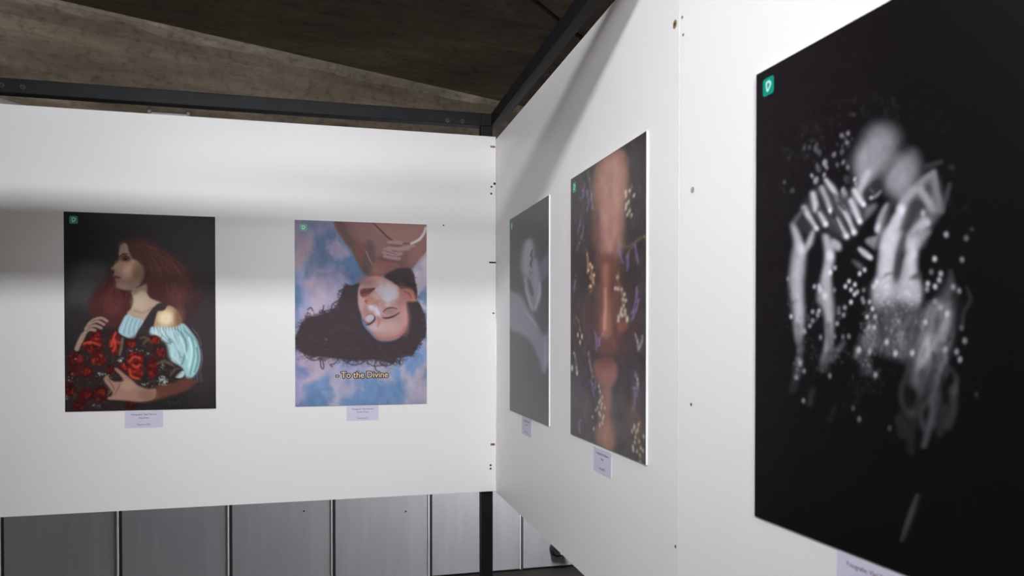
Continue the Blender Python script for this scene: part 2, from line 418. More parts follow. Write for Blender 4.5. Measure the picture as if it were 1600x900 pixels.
# ------------------------------------------------------------------ painter for the printed images
def lin(c):
    c = np.asarray(c, float)
    return np.where(c <= 0.04045, c/12.92, ((c+0.055)/1.055)**2.4)
def homography(src, dst):
    A = []; b = []
    for (x, y), (u, v) in zip(src, dst):
        A.append([x, y, 1, 0, 0, 0, -u*x, -u*y]); b.append(u)
        A.append([0, 0, 0, x, y, 1, -v*x, -v*y]); b.append(v)
    h = np.linalg.solve(np.array(A, float), np.array(b, float))
    return np.append(h, 1).reshape(3, 3)
def spline(pts, n=6, closed=False):
    P = np.array(pts, float); m = len(P); out = []
    rng = range(m if closed else m-1)
    for i in rng:
        if closed: p0, p1, p2, p3 = P[(i-1) % m], P[i], P[(i+1) % m], P[(i+2) % m]
        else: p0, p1, p2, p3 = P[max(i-1, 0)], P[i], P[i+1], P[min(i+2, m-1)]
        for k in range(n):
            t = k/n
            out.append(0.5*((2*p1)+(-p0+p2)*t+(2*p0-5*p1+4*p2-p3)*t*t+(-p0+3*p1-3*p2+p3)*t**3))
    if not closed: out.append(P[-1])
    return np.array(out)
class Print:
    """A picture painted on a grid of vertices; all coordinates are photo pixels of that print."""
    def __init__(s, corners, nx, ny, bg, seed=1):
        s.nx, s.ny = nx, ny
        U, V = np.meshgrid(np.linspace(0, 1, nx), np.linspace(0, 1, ny))
        h = homography([(0, 0), (1, 0), (1, 1), (0, 1)], corners)
        d = h[2, 0]*U+h[2, 1]*V+h[2, 2]
        s.X = (h[0, 0]*U+h[0, 1]*V+h[0, 2])/d; s.Y = (h[1, 0]*U+h[1, 1]*V+h[1, 2])/d
        s.img = np.ones((ny, nx, 3))*np.array(bg)/255.0
        s.rs = np.random.RandomState(seed)
        s.inv = np.linalg.inv(h)
    def uv(s, x, y):
        a = s.inv @ np.array([x, y, 1.0]); return a[0]/a[2], a[1]/a[2]
    def win(s, x0, x1, y0, y1):
        m = (s.X >= x0) & (s.X <= x1) & (s.Y >= y0) & (s.Y <= y1)
        r = np.where(m.any(1))[0]; c = np.where(m.any(0))[0]
        if len(r) == 0 or len(c) == 0: return None
        return slice(r[0], r[-1]+1), slice(c[0], c[-1]+1)
    def mix(s, wn, mask, col):
        col = np.array(col, float)/255.0
        s.img[wn] = s.img[wn]*(1-mask[..., None]) + col*mask[..., None]
    def poly(s, pts, col, soft=1.5, a=1.0, smooth=True):
        P = spline(pts, 5, True) if smooth else np.array(pts, float)
        wn = s.win(P[:, 0].min()-soft, P[:, 0].max()+soft, P[:, 1].min()-soft, P[:, 1].max()+soft)
        if wn is None: return
        X, Y = s.X[wn], s.Y[wn]
        ins = np.zeros(X.shape, bool); D = np.full(X.shape, 1e9)
        Q = np.roll(P, -1, 0)
        for (x0, y0), (x1, y1) in zip(P, Q):
            dx, dy = x1-x0, y1-y0; l = dx*dx+dy*dy
            if l < 1e-12: continue
            t = np.clip(((X-x0)*dx+(Y-y0)*dy)/l, 0, 1)
            D = np.minimum(D, (X-x0-t*dx)**2+(Y-y0-t*dy)**2)
            c = (y0 > Y) != (y1 > Y)
            if abs(dy) > 1e-9: ins ^= c & (X < dx*(Y-y0)/dy+x0)
        sd = np.sqrt(D)*np.where(ins, -1, 1)
        t = np.clip(0.5-sd/(2*soft), 0, 1); s.mix(wn, a*t*t*(3-2*t), col)
    def ell(s, x, y, rx, ry, col, a=1.0, soft=0.5, ang=0.0):
        m = max(rx, ry)*(1+soft)
        wn = s.win(x-m, x+m, y-m, y+m)
        if wn is None: return
        c, n = math.cos(ang), math.sin(ang)
        dx, dy = s.X[wn]-x, s.Y[wn]-y
        r = np.sqrt(((dx*c+dy*n)/rx)**2+((-dx*n+dy*c)/ry)**2)
        t = np.clip((1+soft*0.5-r)/max(soft, 1e-3), 0, 1); s.mix(wn, a*t*t*(3-2*t), col)
    def stroke(s, pts, wd, col, soft=1.0, a=1.0, smooth=True):
        P = np.array(pts, float); n0 = len(P)
        W = np.array(wd, float)*np.ones(n0)
        if smooth and n0 > 2: P = spline(np.column_stack([P, W]), 5)
        else: P = np.column_stack([P, W])
        g = P[:, 2].max()+soft
        wn = s.win(P[:, 0].min()-g, P[:, 0].max()+g, P[:, 1].min()-g, P[:, 1].max()+g)
        if wn is None: return
        X, Y = s.X[wn], s.Y[wn]; best = np.full(X.shape, 1e9)
        for (x0, y0, w0), (x1, y1, w1) in zip(P, P[1:]):
            dx, dy = x1-x0, y1-y0; l = dx*dx+dy*dy+1e-9
            t = np.clip(((X-x0)*dx+(Y-y0)*dy)/l, 0, 1)
            best = np.minimum(best, np.hypot(X-x0-t*dx, Y-y0-t*dy)-(w0+(w1-w0)*t))
        t = np.clip(0.5-best/(2*soft), 0, 1); s.mix(wn, a*t*t*(3-2*t), col)
    def dots(s, x, y, rx, ry, n, col, r=(0.8, 1.6), a=0.8, el=1.0):
        for _ in range(n):
            g = s.rs.normal(size=2)*0.55; q = s.rs.uniform(*r)
            s.ell(x+g[0]*rx, y+g[1]*ry, q, q*el, col, a*s.rs.uniform(0.5, 1.0), 0.8)
    def noise(s, scale, amt, sx=1.0, sy=1.0, octs=3):
        tot = np.zeros_like(s.X)
        for o in range(octs):
            f = scale/2**o
            gx = (s.X-s.X.min())/(f*sx); gy = (s.Y-s.Y.min())/(f*sy)
            L = s.rs.rand(int(gy.max())+3, int(gx.max())+3)
            ix, iy = gx.astype(int), gy.astype(int); fx, fy = gx-ix, gy-iy
            fx = fx*fx*(3-2*fx); fy = fy*fy*(3-2*fy)
            v = (L[iy, ix]*(1-fx)+L[iy, ix+1]*fx)*(1-fy)+(L[iy+1, ix]*(1-fx)+L[iy+1, ix+1]*fx)*fy
            tot += (v-0.5)/2**o
        return tot*amt
    def blur(s, sig):
        k = np.exp(-0.5*(np.arange(-4, 5)/sig)**2); k /= k.sum()
        for ax in (0, 1):
            pad = [(0, 0)]*3; pad[ax] = (4, 4)
            q = np.pad(s.img, pad, mode='edge'); out = np.zeros_like(s.img)
            for i, w_ in enumerate(k):
                sl = [slice(None)]*3; sl[ax] = slice(i, i+s.img.shape[ax]); out += w_*q[tuple(sl)]
            s.img = out
    def mesh(s, name, wd, ht, gain, veil=0.0, fn=None):
        """flat grid in the local XZ plane, upper-left corner first, face to -Y"""
        c = lin(np.clip(s.img, 0, 1))
        if fn is not None: c = c/fn(s.X, s.Y)[..., None]
        c = np.clip(c*gain-veil, 0.003, 0.95)
        nx, ny = s.nx, s.ny
        U, V = np.meshgrid(np.linspace(-wd/2, wd/2, nx), np.linspace(ht, 0, ny))
        co = np.zeros((ny*nx, 3)); co[:, 0] = U.ravel(); co[:, 2] = V.ravel()
        i = (np.arange(ny-1)[:, None]*nx+np.arange(nx-1)[None]).ravel()
        f = np.column_stack([i, i+nx, i+nx+1, i+1]).astype(np.int32)
        me = bpy.data.meshes.new(name)
        me.vertices.add(len(co)); me.vertices.foreach_set('co', co.ravel().astype(np.float32))
        me.loops.add(f.size); me.loops.foreach_set('vertex_index', f.ravel())
        me.polygons.add(len(f)); me.polygons.foreach_set('loop_start', np.arange(0, f.size, 4, dtype=np.int32))
        me.update(calc_edges=True); me.validate()
        ca = me.color_attributes.new('print', 'FLOAT_COLOR', 'POINT')
        ca.data.foreach_set('color', np.column_stack([c.reshape(-1, 3), np.ones(nx*ny)]).ravel().astype(np.float32))
        return me
def crop(ox, oy, sx):
    return lambda pts: [(ox+x/sx, oy+y/sx) for x, y in pts]

def paint_roses():
    p = Print([(98, 332), (334.8, 340), (336.4, 637.2), (102, 643.2)], 261, 361, (34, 32, 33), 3)
    T_, B_ = crop(95, 325, 5.624), crop(95, 485, 5.624)
    k = 1/5.624
    def t(x, y): return T_([(x, y)])[0]
    def b(x, y): return B_([(x, y)])[0]
    p.ell(*t(1050, 350), 70, 60, (44, 42, 44), 0.8, 1.2)
    p.ell(*t(100, 250), 45, 70, (25, 22, 23), 0.8, 1.2)
    p.ell(*t(200, 760), 34, 38, (74, 74, 74), 0.9, 1.4)
    p.ell(*t(330, 650), 26, 26, (70, 68, 68), 0.6, 1.4)
    p.ell(*b(1250, 250), 40, 90, (58, 52, 56), 0.9, 1.3)
    p.ell(*b(150, 120), 26, 30, (44, 40, 42), 0.8, 1.2)
    # hair masses
    p.poly(T_([(500, 330), (560, 290), (680, 275), (800, 300), (890, 400), (1000, 430), (1090, 520), (1160, 610), (1200, 720), (1250, 800), (1200, 900), (1100, 990), (1000, 960), (860, 840), (740, 760), (690, 640), (640, 500), (560, 400)]), (60, 42, 41), 7)
    p.poly(T_([(760, 560), (900, 480), (1040, 560), (1120, 680), (1140, 800), (1060, 900), (960, 930), (850, 820), (760, 740)]), (82, 52, 50), 10, 0.8)
    p.poly(T_([(440, 560), (390, 640), (300, 730), (240, 840), (260, 960), (400, 1060), (540, 1040), (610, 950), (640, 840), (600, 740), (500, 700)]), (74, 40, 42), 7)
    p.ell(*t(450, 830), 14, 20, (104, 54, 52), 0.8, 1.2)
    p.ell(*t(1010, 750), 14, 14, (108, 62, 58), 0.7, 1.3)
    rs = p.rs
    def bez(a0, a1, a2, a3, n=9):
        t_ = np.linspace(0, 1, n)[:, None]; a0, a1, a2, a3 = map(np.array, (a0, a1, a2, a3))
        return (1-t_)**3*a0+3*(1-t_)**2*t_*a1+3*(1-t_)*t_*t_*a2+t_**3*a3
    HC = [(92, 54, 48), (40, 29, 29), (76, 46, 43), (112, 70, 60), (48, 34, 34), (62, 41, 39)]
    for i in range(620):      # loose curly mane behind the shoulder
        v = rs.rand(); u = rs.rand()
        q = bez((580+180*v, 300+40*v), (720+200*v, 330+60*v), (800+340*v, 520+60*(1-v)), (830+420*v, 960-150*v), 24)
        k0 = rs.randint(0, 17); q = q[k0:k0+rs.randint(5, 9)]
        n_ = len(q); r_ = rs.uniform(6, 20); ph = rs.uniform(0, 6.28); fr = rs.uniform(2, 5)
        th = ph+fr*np.linspace(0, 1, n_)
        q = q+np.column_stack([r_*np.cos(th), r_*np.sin(th)])+rs.normal(size=2)*np.array([22, 18])
        p.stroke(T_(q), rs.uniform(0.22, 0.5), HC[rs.randint(6)], 0.7, rs.uniform(0.15, 0.38), False)
    for i in range(260):      # hair in front of the shoulder
        u = rs.rand()
        a0 = (450+90*u, 560+120*u); a3 = (270+330*u, 1000)
        q = bez(a0, (a0[0]-70+80*u, 700), (300+300*u, 800), a3, 20)
        k0 = rs.randint(0, 13); q = q[k0:k0+rs.randint(5, 8)]
        n_ = len(q); th = rs.uniform(0, 6.28)+rs.uniform(2, 5)*np.linspace(0, 1, n_); r_ = rs.uniform(5, 14)
        q = q+np.column_stack([r_*np.cos(th), r_*np.sin(th)*0.6])+rs.normal(size=2)*14
        p.stroke(T_(q), rs.uniform(0.22, 0.5), [(100, 50, 48), (44, 27, 29), (80, 41, 41), (118, 60, 54)][rs.randint(4)], 0.7, rs.uniform(0.15, 0.4), False)
    for i in range(40):       # stray wisps
        v = rs.rand(); x, y = 980+270*v, 520+330*v; a = rs.uniform(-1.0, 0.8); l = rs.uniform(30, 80)
        p.stroke(T_([(x, y), (x+l*0.5*math.cos(a), y+l*0.5*math.sin(a)+rs.uniform(-12, 12)), (x+l*math.cos(a), y+l*math.sin(a))]), 0.25, (92, 62, 56), 0.6, 0.4)
    p.blur(0.6)
    # face in profile
    p.poly(T_([(545, 318), (515, 360), (503, 420), (506, 470), (478, 498), (438, 536), (442, 548), (466, 556), (462, 585), (455, 600), (474, 618), (470, 640), (482, 660), (484, 695), (520, 718), (590, 730), (660, 705), (720, 650), (740, 560), (690, 490), (640, 460), (600, 400), (575, 330)]), (132, 108, 95), 1.6)
    p.poly(T_([(600, 380), (640, 460), (700, 500), (720, 600), (700, 670), (760, 680), (780, 560), (740, 440), (660, 360)]), (64, 44, 41), 5, 0.95)
    p.ell(*t(590, 560), 14, 10, (176, 146, 124), 0.9, 1.3, -0.6)
    p.ell(*t(640, 490), 6, 5, (160, 132, 114), 0.7, 1.2)
    p.ell(*t(505, 520), 7, 9, (138, 116, 104), 0.7, 1.2)
    p.ell(*t(540, 690), 11, 5, (150, 122, 106), 0.7, 1.2)
    p.ell(*t(670, 560), 9, 12, (104, 78, 64), 0.7, 1.3)
    p.ell(*t(535, 365), 5, 8, (120, 98, 90), 0.7, 1.2)
    p.ell(*t(560, 452), 8, 5, (66, 44, 42), 0.85, 1.0)
    p.stroke(T_([(512, 436), (545, 412), (585, 412)]), [1.0, 1.2, 0.6], (56, 38, 36), 0.8)
    p.stroke(T_([(536, 440), (565, 428), (598, 450)]), [0.5, 0.9, 0.4], (44, 30, 30), 0.6)
    p.ell(*t(562, 456), 2.4, 1.6, (30, 22, 24), 0.9, 0.8)
    p.ell(*t(565, 485), 5, 1.4, (146, 120, 104), 0.6, 1.0)
    p.ell(*t(455, 542), 2.2, 1.4, (120, 84, 76), 0.8, 1.0)
    p.stroke(T_([(460, 604), (490, 612), (522, 620)]), [0.9, 1.6, 0.5], (104, 62, 60), 0.9)
    p.stroke(T_([(472, 616), (500, 619), (525, 622)]), [0.3, 0.5, 0.3], (52, 30, 32), 0.5)
    p.stroke(T_([(478, 632), (500, 634)]), 0.9, (120, 80, 74), 0.8)
    # neck, chest
    p.poly(T_([(616, 728), (680, 705), (748, 680), (752, 750), (790, 800), (870, 832), (900, 870), (840, 940), (770, 1000), (700, 990), (580, 940), (610, 890), (634, 820)]), (176, 156, 134), 2.0)
    p.poly(T_([(600, 728), (680, 705), (750, 672), (752, 740), (700, 730), (640, 770)]), (120, 94, 80), 5, 0.8)
    p.ell(*t(690, 830), 12, 12, (196, 178, 154), 0.7, 1.2)
    p.stroke(T_([(640, 905), (720, 925), (800, 880)]), 1.2, (150, 126, 106), 2, 0.7)
    p.poly(T_([(752, 640), (780, 760), (850, 820), (920, 830), (900, 720), (800, 620)]), (76, 42, 42), 3)
    # shoulder, blouse, strap
    p.poly(B_([(815, 150), (820, 60), (870, -20), (960, -35), (1030, 20), (1060, 90), (1040, 145), (940, 165)]), (172, 142, 106), 2.2)
    p.ell(*b(915, 70), 12, 12, (238, 222, 188), 0.9, 1.2)
    p.ell(*b(1040, 60), 8, 16, (110, 78, 62), 0.7, 1.3)
    p.poly(B_([(575, 42), (640, 62), (728, 98), (690, 180), (640, 250), (560, 235), (503, 192), (530, 110)]), (158, 188, 200), 1.3)
    for i in range(9):
        x = 545+i*18
        p.stroke(B_([(x+30, 60+i*5), (x+5, 130+i*4), (x-20+i*5, 205+i*4)]), 0.5, [(196, 216, 224), (112, 140, 156)][i % 2], 0.7, 0.7)
    p.poly(T_([(795, 902), (840, 850), (880, 840), (930, 850), (905, 900), (850, 910)]), (58, 48, 52), 1.5)
    p.poly(B_([(800, -10), (855, -20), (835, 40), (812, 130), (785, 215), (720, 235), (655, 225), (720, 110)]), (54, 44, 48), 1.4)
    p.poly(B_([(788, 150), (850, 152), (1000, 150), (1070, 118), (1140, 190), (1200, 290), (1222, 420), (1190, 540), (1110, 606), (1065, 510), (970, 450), (915, 380), (930, 300), (860, 245), (785, 215)]), (150, 188, 192), 1.5)
    p.ell(*b(880, 220), 16, 12, (206, 222, 228), 0.85, 1.2)
    p.ell(*b(1010, 330), 14, 20, (186, 214, 216), 0.7, 1.3)
    for i in range(46):
        x = rs.uniform(800, 1180); y = rs.uniform(170, 460)
        if y > 250+(x-790)*1.1 or x > 1190-abs(y-400)*0.1: continue
        p.stroke(B_([(x, y), (x+rs.uniform(5, 30), y+rs.uniform(30, 60)), (x+rs.uniform(10, 50), y+rs.uniform(60, 120))]), rs.uniform(0.3, 0.8), [(216, 234, 236), (108, 150, 156), (84, 124, 132)][rs.randint(3)], 0.9, 0.45)
    p.ell(*b(1140, 420), 9, 24, (176, 226, 222), 0.8, 1.2)
    p.ell(*b(970, 340), 10, 16, (176, 214, 216), 0.7, 1.2)
    for q, c, ww in (([(1000, 160), (1060, 210), (1100, 330), (1060, 470)], (92, 138, 142), 1.5), ([(900, 160), (930, 230), (1000, 300), (1050, 420)], (104, 150, 156), 1.1),
                     ([(1080, 180), (1150, 260), (1165, 400), (1130, 560)], (96, 146, 148), 1.2), ([(850, 160), (880, 210), (940, 270)], (112, 156, 164), 0.9),
                     ([(1040, 230), (1080, 330), (1100, 420)], (206, 236, 236), 1.2), ([(960, 165), (990, 260), (1030, 350)], (200, 228, 230), 1.0),
                     ([(1120, 240), (1145, 360), (1120, 500)], (206, 238, 236), 1.3), ([(1190, 330), (1200, 430), (1170, 540)], (88, 130, 134), 1.3),
                     ([(930, 300), (960, 380), (1040, 460)], (200, 226, 228), 0.9)):
        p.stroke(B_(q), ww, c, 1.2, 0.8)
    for x in range(800, 1070, 26):
        p.stroke(B_([(x, 150), (x+8, 185)]), 0.6, (216, 232, 236), 0.7, 0.7, False)
        p.stroke(B_([(x+12, 150), (x+18, 180)]), 0.5, (104, 128, 138), 0.6, 0.7, False)
    for q in ([(1070, 120), (1150, 200), (1210, 280)], [(1170, 240), (1225, 330), (1228, 450), (1190, 560)], [(1210, 330), (1240, 420), (1215, 540)], [(1150, 160), (1210, 240), (1230, 310)]):
        p.stroke(B_(q), 0.4, (160, 170, 172), 0.7, 0.5)
    p.poly(B_([(1000, 585), (1060, 530), (1085, 550), (1060, 590)]), (176, 200, 200), 1.0)
    for i in range(16):
        x = 1060+i*11
        p.stroke(B_([(x, 570-i*2), (x+rs.uniform(4, 22), 600+rs.uniform(-8, 8)), (x+rs.uniform(-10, 14), 622+rs.uniform(-14, 16))]), 0.22, (146, 152, 152), 0.45, 0.5)
    # bouquet
    p.poly(B_([(60, 390), (200, 300), (300, 190), (410, 200), (430, 190), (520, 230), (560, 270), (700, 215), (800, 225), (920, 300), (960, 440), (1050, 520), (940, 640), (830, 740), (700, 800), (640, 870), (300, 880), (60, 880), (40, 640)]), (42, 33, 34), 5)
    for i in range(260):
        x, y = rs.uniform(50, 980), rs.uniform(240, 870)
        if y > 880-(x-300)*0.35 or y < 420-x*0.5: continue
        a = rs.uniform(0, 6.28); l = rs.uniform(12, 46)
        p.stroke(B_([(x, y), (x+l*math.cos(a), y+l*math.sin(a))]), [1.1, 0.25], [(78, 70, 52), (62, 58, 46), (96, 82, 56), (30, 26, 28), (70, 74, 66)][rs.randint(5)], 1.0, 0.6, False)
    def rose(x, y, rx, ry, br=1.0):
        c0 = (78*br, 20*br, 20*br); x, y = b(x, y); rx *= k; ry *= k
        p.ell(x, y, rx, ry, c0, 0.95, 0.45)
        for i in range(16):
            a = rs.uniform(0, 6.28); r0 = rs.uniform(0.15, 0.85)
            cx, cy = x+r0*rx*math.cos(a), y+r0*ry*math.sin(a)
            p.ell(cx, cy, rx*rs.uniform(0.2, 0.42), ry*rs.uniform(0.1, 0.24), [(158*br, 44*br, 36*br), (116*br, 28*br, 26*br), (184*br, 66*br, 48*br), (60*br, 14*br, 16*br)][rs.randint(4)], 0.55, 0.9, a+1.5+rs.uniform(-0.4, 0.4))
        for i in range(7):
            a = rs.uniform(0, 6.28); r0 = rs.uniform(0.2, 0.8)
            p.stroke([(x+r0*rx*math.cos(a+d), y+r0*ry*math.sin(a+d)) for d in (0, 0.45, 0.9)], 0.45, (48*br, 10, 12), 0.7, 0.75)
    for q in ((130, 450, 75, 80, .75), (230, 545, 55, 50, .85), (70, 690, 60, 60, .65), (220, 740, 70, 60, .7), (350, 730, 70, 70, .7), (160, 830, 60, 50, .7), (620, 830, 60, 40, .55), (110, 560, 50, 40, .6),
              (310, 215, 55, 40, .95), (280, 295, 100, 55, 1.0), (290, 340, 90, 40, .8), (470, 290, 52, 105, 1.0), (330, 430, 70, 60, .95), (612, 295, 55, 42, .9), (815, 262, 55, 42, .95), (870, 375, 50, 40, 1.0),
              (650, 430, 78, 70, 1.05), (655, 520, 85, 85, 1.05), (800, 500, 55, 95, .95), (550, 495, 45, 40, .95), (440, 525, 40, 45, .75)):
        rose(*q)
    for q in ([(200, 295), (270, 285), (340, 310)], [(440, 320), (460, 250), (480, 200)], [(455, 360), (475, 320), (470, 260)], [(600, 450), (640, 410), (690, 420)], [(600, 520), (620, 580), (680, 600)], [(690, 480), (660, 500), (630, 480)]):
        p.stroke(B_(q), 1.7, (206, 84, 52), 1.6, 0.75)
    p.stroke(B_([(540, 250), (530, 320), (515, 390)]), 2.0, (120, 102, 84), 1.4, 0.8)
    p.stroke(B_([(745, 440), (730, 520), (740, 590)]), 3.0, (30, 28, 34), 2.0, 0.8)
    for x, y, rx, ry, n in ((525, 440, 26, 26, 22), (360, 565, 40, 40, 16), (885, 500, 22, 40, 14), (890, 590, 30, 30, 18), (890, 650, 60, 45, 55), (920, 630, 30, 45, 26), (730, 655, 30, 15, 8), (770, 375, 14, 12, 6), (660, 350, 60, 20, 10), (100, 400, 30, 30, 4), (130, 570, 50, 40, 8), (330, 840, 50, 30, 8), (430, 710, 20, 40, 8), (80, 620, 20, 20, 3), (60, 770, 20, 20, 4)):
        xx, yy = b(x, y); p.dots(xx, yy, rx*k, ry*k, n, (182, 204, 200), (0.5, 1.2), 0.75)
    for q in ([(910, 440), (960, 470), (1000, 500)], [(960, 570), (1000, 520), (1050, 510)], [(840, 470), (900, 450), (960, 480)], [(720, 300), (760, 260), (800, 300)], [(690, 250), (730, 240), (780, 250)]):
        p.stroke(B_(q), [1.6, 2.2, 0.6], (92, 78, 60), 1.2, 0.8)
    # hands
    for q, ww in (([(402, 98), (350, 72), (280, 92), (236, 132)], 2.2), ([(376, 128), (310, 100), (250, 128), (215, 168)], 2.3), ([(352, 160), (290, 138), (235, 165), (200, 220)], 2.3), ([(296, 178), (245, 172), (205, 210), (180, 270)], 2.6), ([(196, 220), (165, 280), (140, 340)], 3.8)):
        p.stroke(B_(q), ww, (150, 126, 112), 1.1)
    for q in ([(380, 112), (320, 88), (262, 108)], [(355, 144), (300, 120), (240, 146)], [(310, 168), (262, 154), (222, 186)]):
        p.stroke(B_(q), 0.45, (70, 48, 46), 0.7, 0.8)
    p.poly(B_([(800, 680), (960, 640), (1100, 590), (1180, 620), (1120, 690), (960, 750), (800, 790), (700, 800)]), (92, 56, 48), 4)
    p.poly(B_([(375, 605), (410, 570), (425, 600), (470, 625), (545, 620), (520, 570), (470, 520), (490, 508), (560, 560), (620, 610), (670, 655), (760, 690), (830, 690), (820, 770), (700, 800), (560, 790), (440, 775), (455, 720), (410, 660)]), (148, 116, 102), 1.8)
    p.stroke(B_([(420, 770), (470, 770), (540, 765)]), 2.0, (152, 118, 104), 1.2)
    for q in ([(400, 600), (440, 640), (470, 700)], [(380, 640), (420, 690), (450, 720)], [(520, 640), (500, 690), (470, 740)]):
        p.stroke(B_(q), 0.6, (88, 58, 52), 0.9, 0.8)
    p.ell(*b(590, 660), 11, 8, (176, 142, 124), 0.6, 1.3)
    p.ell(*b(760, 740), 14, 8, (120, 84, 70), 0.6, 1.4)
    p.stroke(B_([(920, 815), (945, 790), (955, 825), (980, 800), (1000, 825), (1030, 790), (1045, 830)]), 0.35, (84, 80, 82), 0.6, 0.7)
    p.blur(0.7)
    p.img += p.noise(3, 0.012)[..., None]
    return p

def paint_sky():
    p = Print([(459.6, 345.1), (663.9, 351.9), (663.9, 630.2), (461.5, 634.8)], 247, 345, (104, 128, 160), 5)
    T_, B_ = crop(455, 340, 6.0), crop(455, 490, 6.0)
    def t(x, y): return T_([(x, y)])[0]
    def b(x, y): return B_([(x, y)])[0]
    X0_, Y0_ = p.X.copy(), p.Y.copy()
    p.X = X0_+p.noise(30, 26, 1, 1, 4)+p.noise(7, 6, 1, 1, 2); p.Y = Y0_+p.noise(34, 30, 1, 1, 4)+p.noise(7, 7, 1, 1, 2)
    # upper part lies in the rail's shadow in the photograph; colours here are the print's own
    for x, y, rx, ry, c, a in ((260, 250, 45, 48, (92, 108, 134), .9), (540, 480, 26, 30, (88, 112, 146), .9), (80, 640, 18, 30, (122, 150, 190), .9), (620, 600, 20, 16, (98, 124, 156), .8)):
        p.ell(*t(x, y), rx, ry, c, a, 1.3)
    for x, y, rx, ry, c, a in ((85, 330, 15, 40, (150, 132, 146), .95), (40, 150, 10, 26, (136, 122, 140), .8), (430, 270, 13, 12, (146, 136, 158), .9), (300, 90, 22, 10, (124, 122, 144), .6), (350, 500, 18, 16, (136, 132, 160), .8), (330, 680, 24, 26, (176, 166, 190), .95), (260, 780, 22, 26, (182, 168, 188), .95), (150, 800, 12, 30, (160, 160, 196), .7), (430, 620, 18, 16, (160, 156, 186), .7), (1200, 470, 16, 40, (176, 166, 178), .95), (1200, 700, 12, 26, (186, 176, 188), .9)):
        p.ell(*t(x, y), rx, ry, c, a, 1.2)
    for x, y, rx, ry, c, a in ((60, 120, 16, 26, (150, 150, 184), .8), (110, 560, 30, 34, (164, 154, 186), .95), (260, 520, 34, 20, (178, 164, 184), .95), (430, 700, 14, 50, (176, 172, 192), .95), (620, 520, 40, 20, (152, 152, 188), .8), (800, 630, 46, 12, (178, 170, 186), .95), (1080, 620, 12, 46, (182, 176, 194), .9), (1160, 740, 26, 30, (176, 168, 186), .95), (1240, 560, 10, 50, (178, 168, 184), .95), (560, 660, 14, 24, (160, 158, 190), .8), (80, 760, 16, 26, (158, 150, 186), .8), (860, 560, 30, 14, (176, 170, 190), .7)):
        p.ell(*b(x, y), rx, ry, c, a, 1.2)
    for x, y, rx, ry, c, a in ((260, 720, 20, 26, (104, 136, 178), .95), (320, 640, 9, 14, (116, 142, 184), .8), (740, 770, 26, 22, (104, 138, 180), .95), (950, 740, 26, 18, (104, 136, 176), .95), (570, 800, 16, 16, (112, 144, 186), .9), (590, 640, 5, 12, (124, 140, 180), .8), (1150, 440, 16, 22, (120, 150, 196), .95), (990, 560, 8, 24, (126, 152, 192), .9), (1140, 560, 8, 10, (120, 146, 190), .8), (60, 420, 9, 20, (122, 134, 180), .9), (520, 500, 10, 14, (128, 140, 184), .8), (80, 840, 12, 6, (96, 118, 152), .8), (880, 820, 40, 8, (116, 140, 180), .7)):
        p.ell(*b(x, y), rx, ry, c, a, 1.1)
    p.X, p.Y = X0_, Y0_
    n1, n2 = p.noise(26, 0.07, 1, 1.6, 4), p.noise(9, 0.05, 1, 2, 3)
    p.img += (n1+n2)[..., None]*np.array([1.1, 0.9, 0.7])
    # chest and arms
    p.poly(T_([(395, 30), (700, 40), (1256, 60), (1262, 290), (1180, 400), (1110, 490), (1000, 500), (860, 545), (740, 570), (690, 540), (620, 440), (560, 320), (480, 220)]), (112, 84, 84), 2.0)
    p.poly(T_([(560, 40), (800, 60), (900, 200), (860, 330), (740, 380), (640, 220)]), (126, 96, 97), 7, 0.9)
    p.poly(T_([(400, 40), (470, 40), (560, 200), (680, 330), (700, 520), (640, 480), (560, 320), (470, 200)]), (92, 72, 70), 4, 0.9)
    p.poly(T_([(600, 260), (680, 250), (700, 330), (660, 420), (600, 370)]), (112, 74, 68), 4, 0.8)
    p.poly(T_([(690, 240), (740, 230), (775, 300), (770, 440), (740, 520), (690, 555), (640, 470), (690, 400)]), (82, 70, 70), 6, 0.75)
    p.poly(T_([(760, 60), (1250, 70), (1235, 170), (1110, 250), (960, 250), (870, 190)]), (138, 105, 99), 4, 0.9)
    p.stroke(T_([(760, 62), (830, 130), (910, 205), (1000, 245), (1100, 250)]), [0.8, 1.2, 1.2, 0.9, 0.5], (78, 54, 52), 1.2)
    p.ell(*t(1180, 300), 11, 26, (132, 98, 92), 0.8, 1.2, 0.4)
    p.ell(*t(920, 420), 22, 6, (98, 66, 64), 0.7, 1.3, 0.2)
    p.stroke(T_([(690, 320), (720, 390), (752, 450)]), 0.5, (168, 160, 150), 0.6, 0.8)
    p.stroke(T_([(1110, 250), (1180, 215), (1225, 160), (1246, 100)]), [1.6, 2.0, 1.8, 1.6], (186, 178, 184), 1.0)
    for q in ([(896, 240), (950, 236), (1020, 246)], [(862, 300), (900, 312), (960, 338), (1040, 310), (1090, 300)], [(852, 335), (910, 352), (970, 362), (1020, 345)], [(860, 370), (920, 380), (1000, 392)], [(1020, 290), (1080, 280), (1130, 268)], [(900, 285), (960, 300), (1010, 300)]):
        p.stroke(T_(q), [2.2, 3.0, 2.4, 2.0, 1.6][:len(q)], (152, 128, 128), 1.9, 0.85)
    for q in ([(870, 318), (930, 338), (970, 352)], [(880, 355), (940, 368), (1000, 370)], [(900, 265), (960, 272), (1020, 270)], [(930, 320), (980, 326), (1030, 320)]):
        p.stroke(T_(q), 0.5, (92, 68, 70), 0.7, 0.85)
    # neck
    p.poly(T_([(770, 420), (960, 430), (1010, 480), (900, 520), (840, 560), (820, 640), (690, 620), (740, 540)]), (120, 84, 82), 3)
    p.ell(*t(800, 520), 9, 10, (134, 96, 92), 0.7, 1.3)
    # hair
    D = (64, 55, 60)
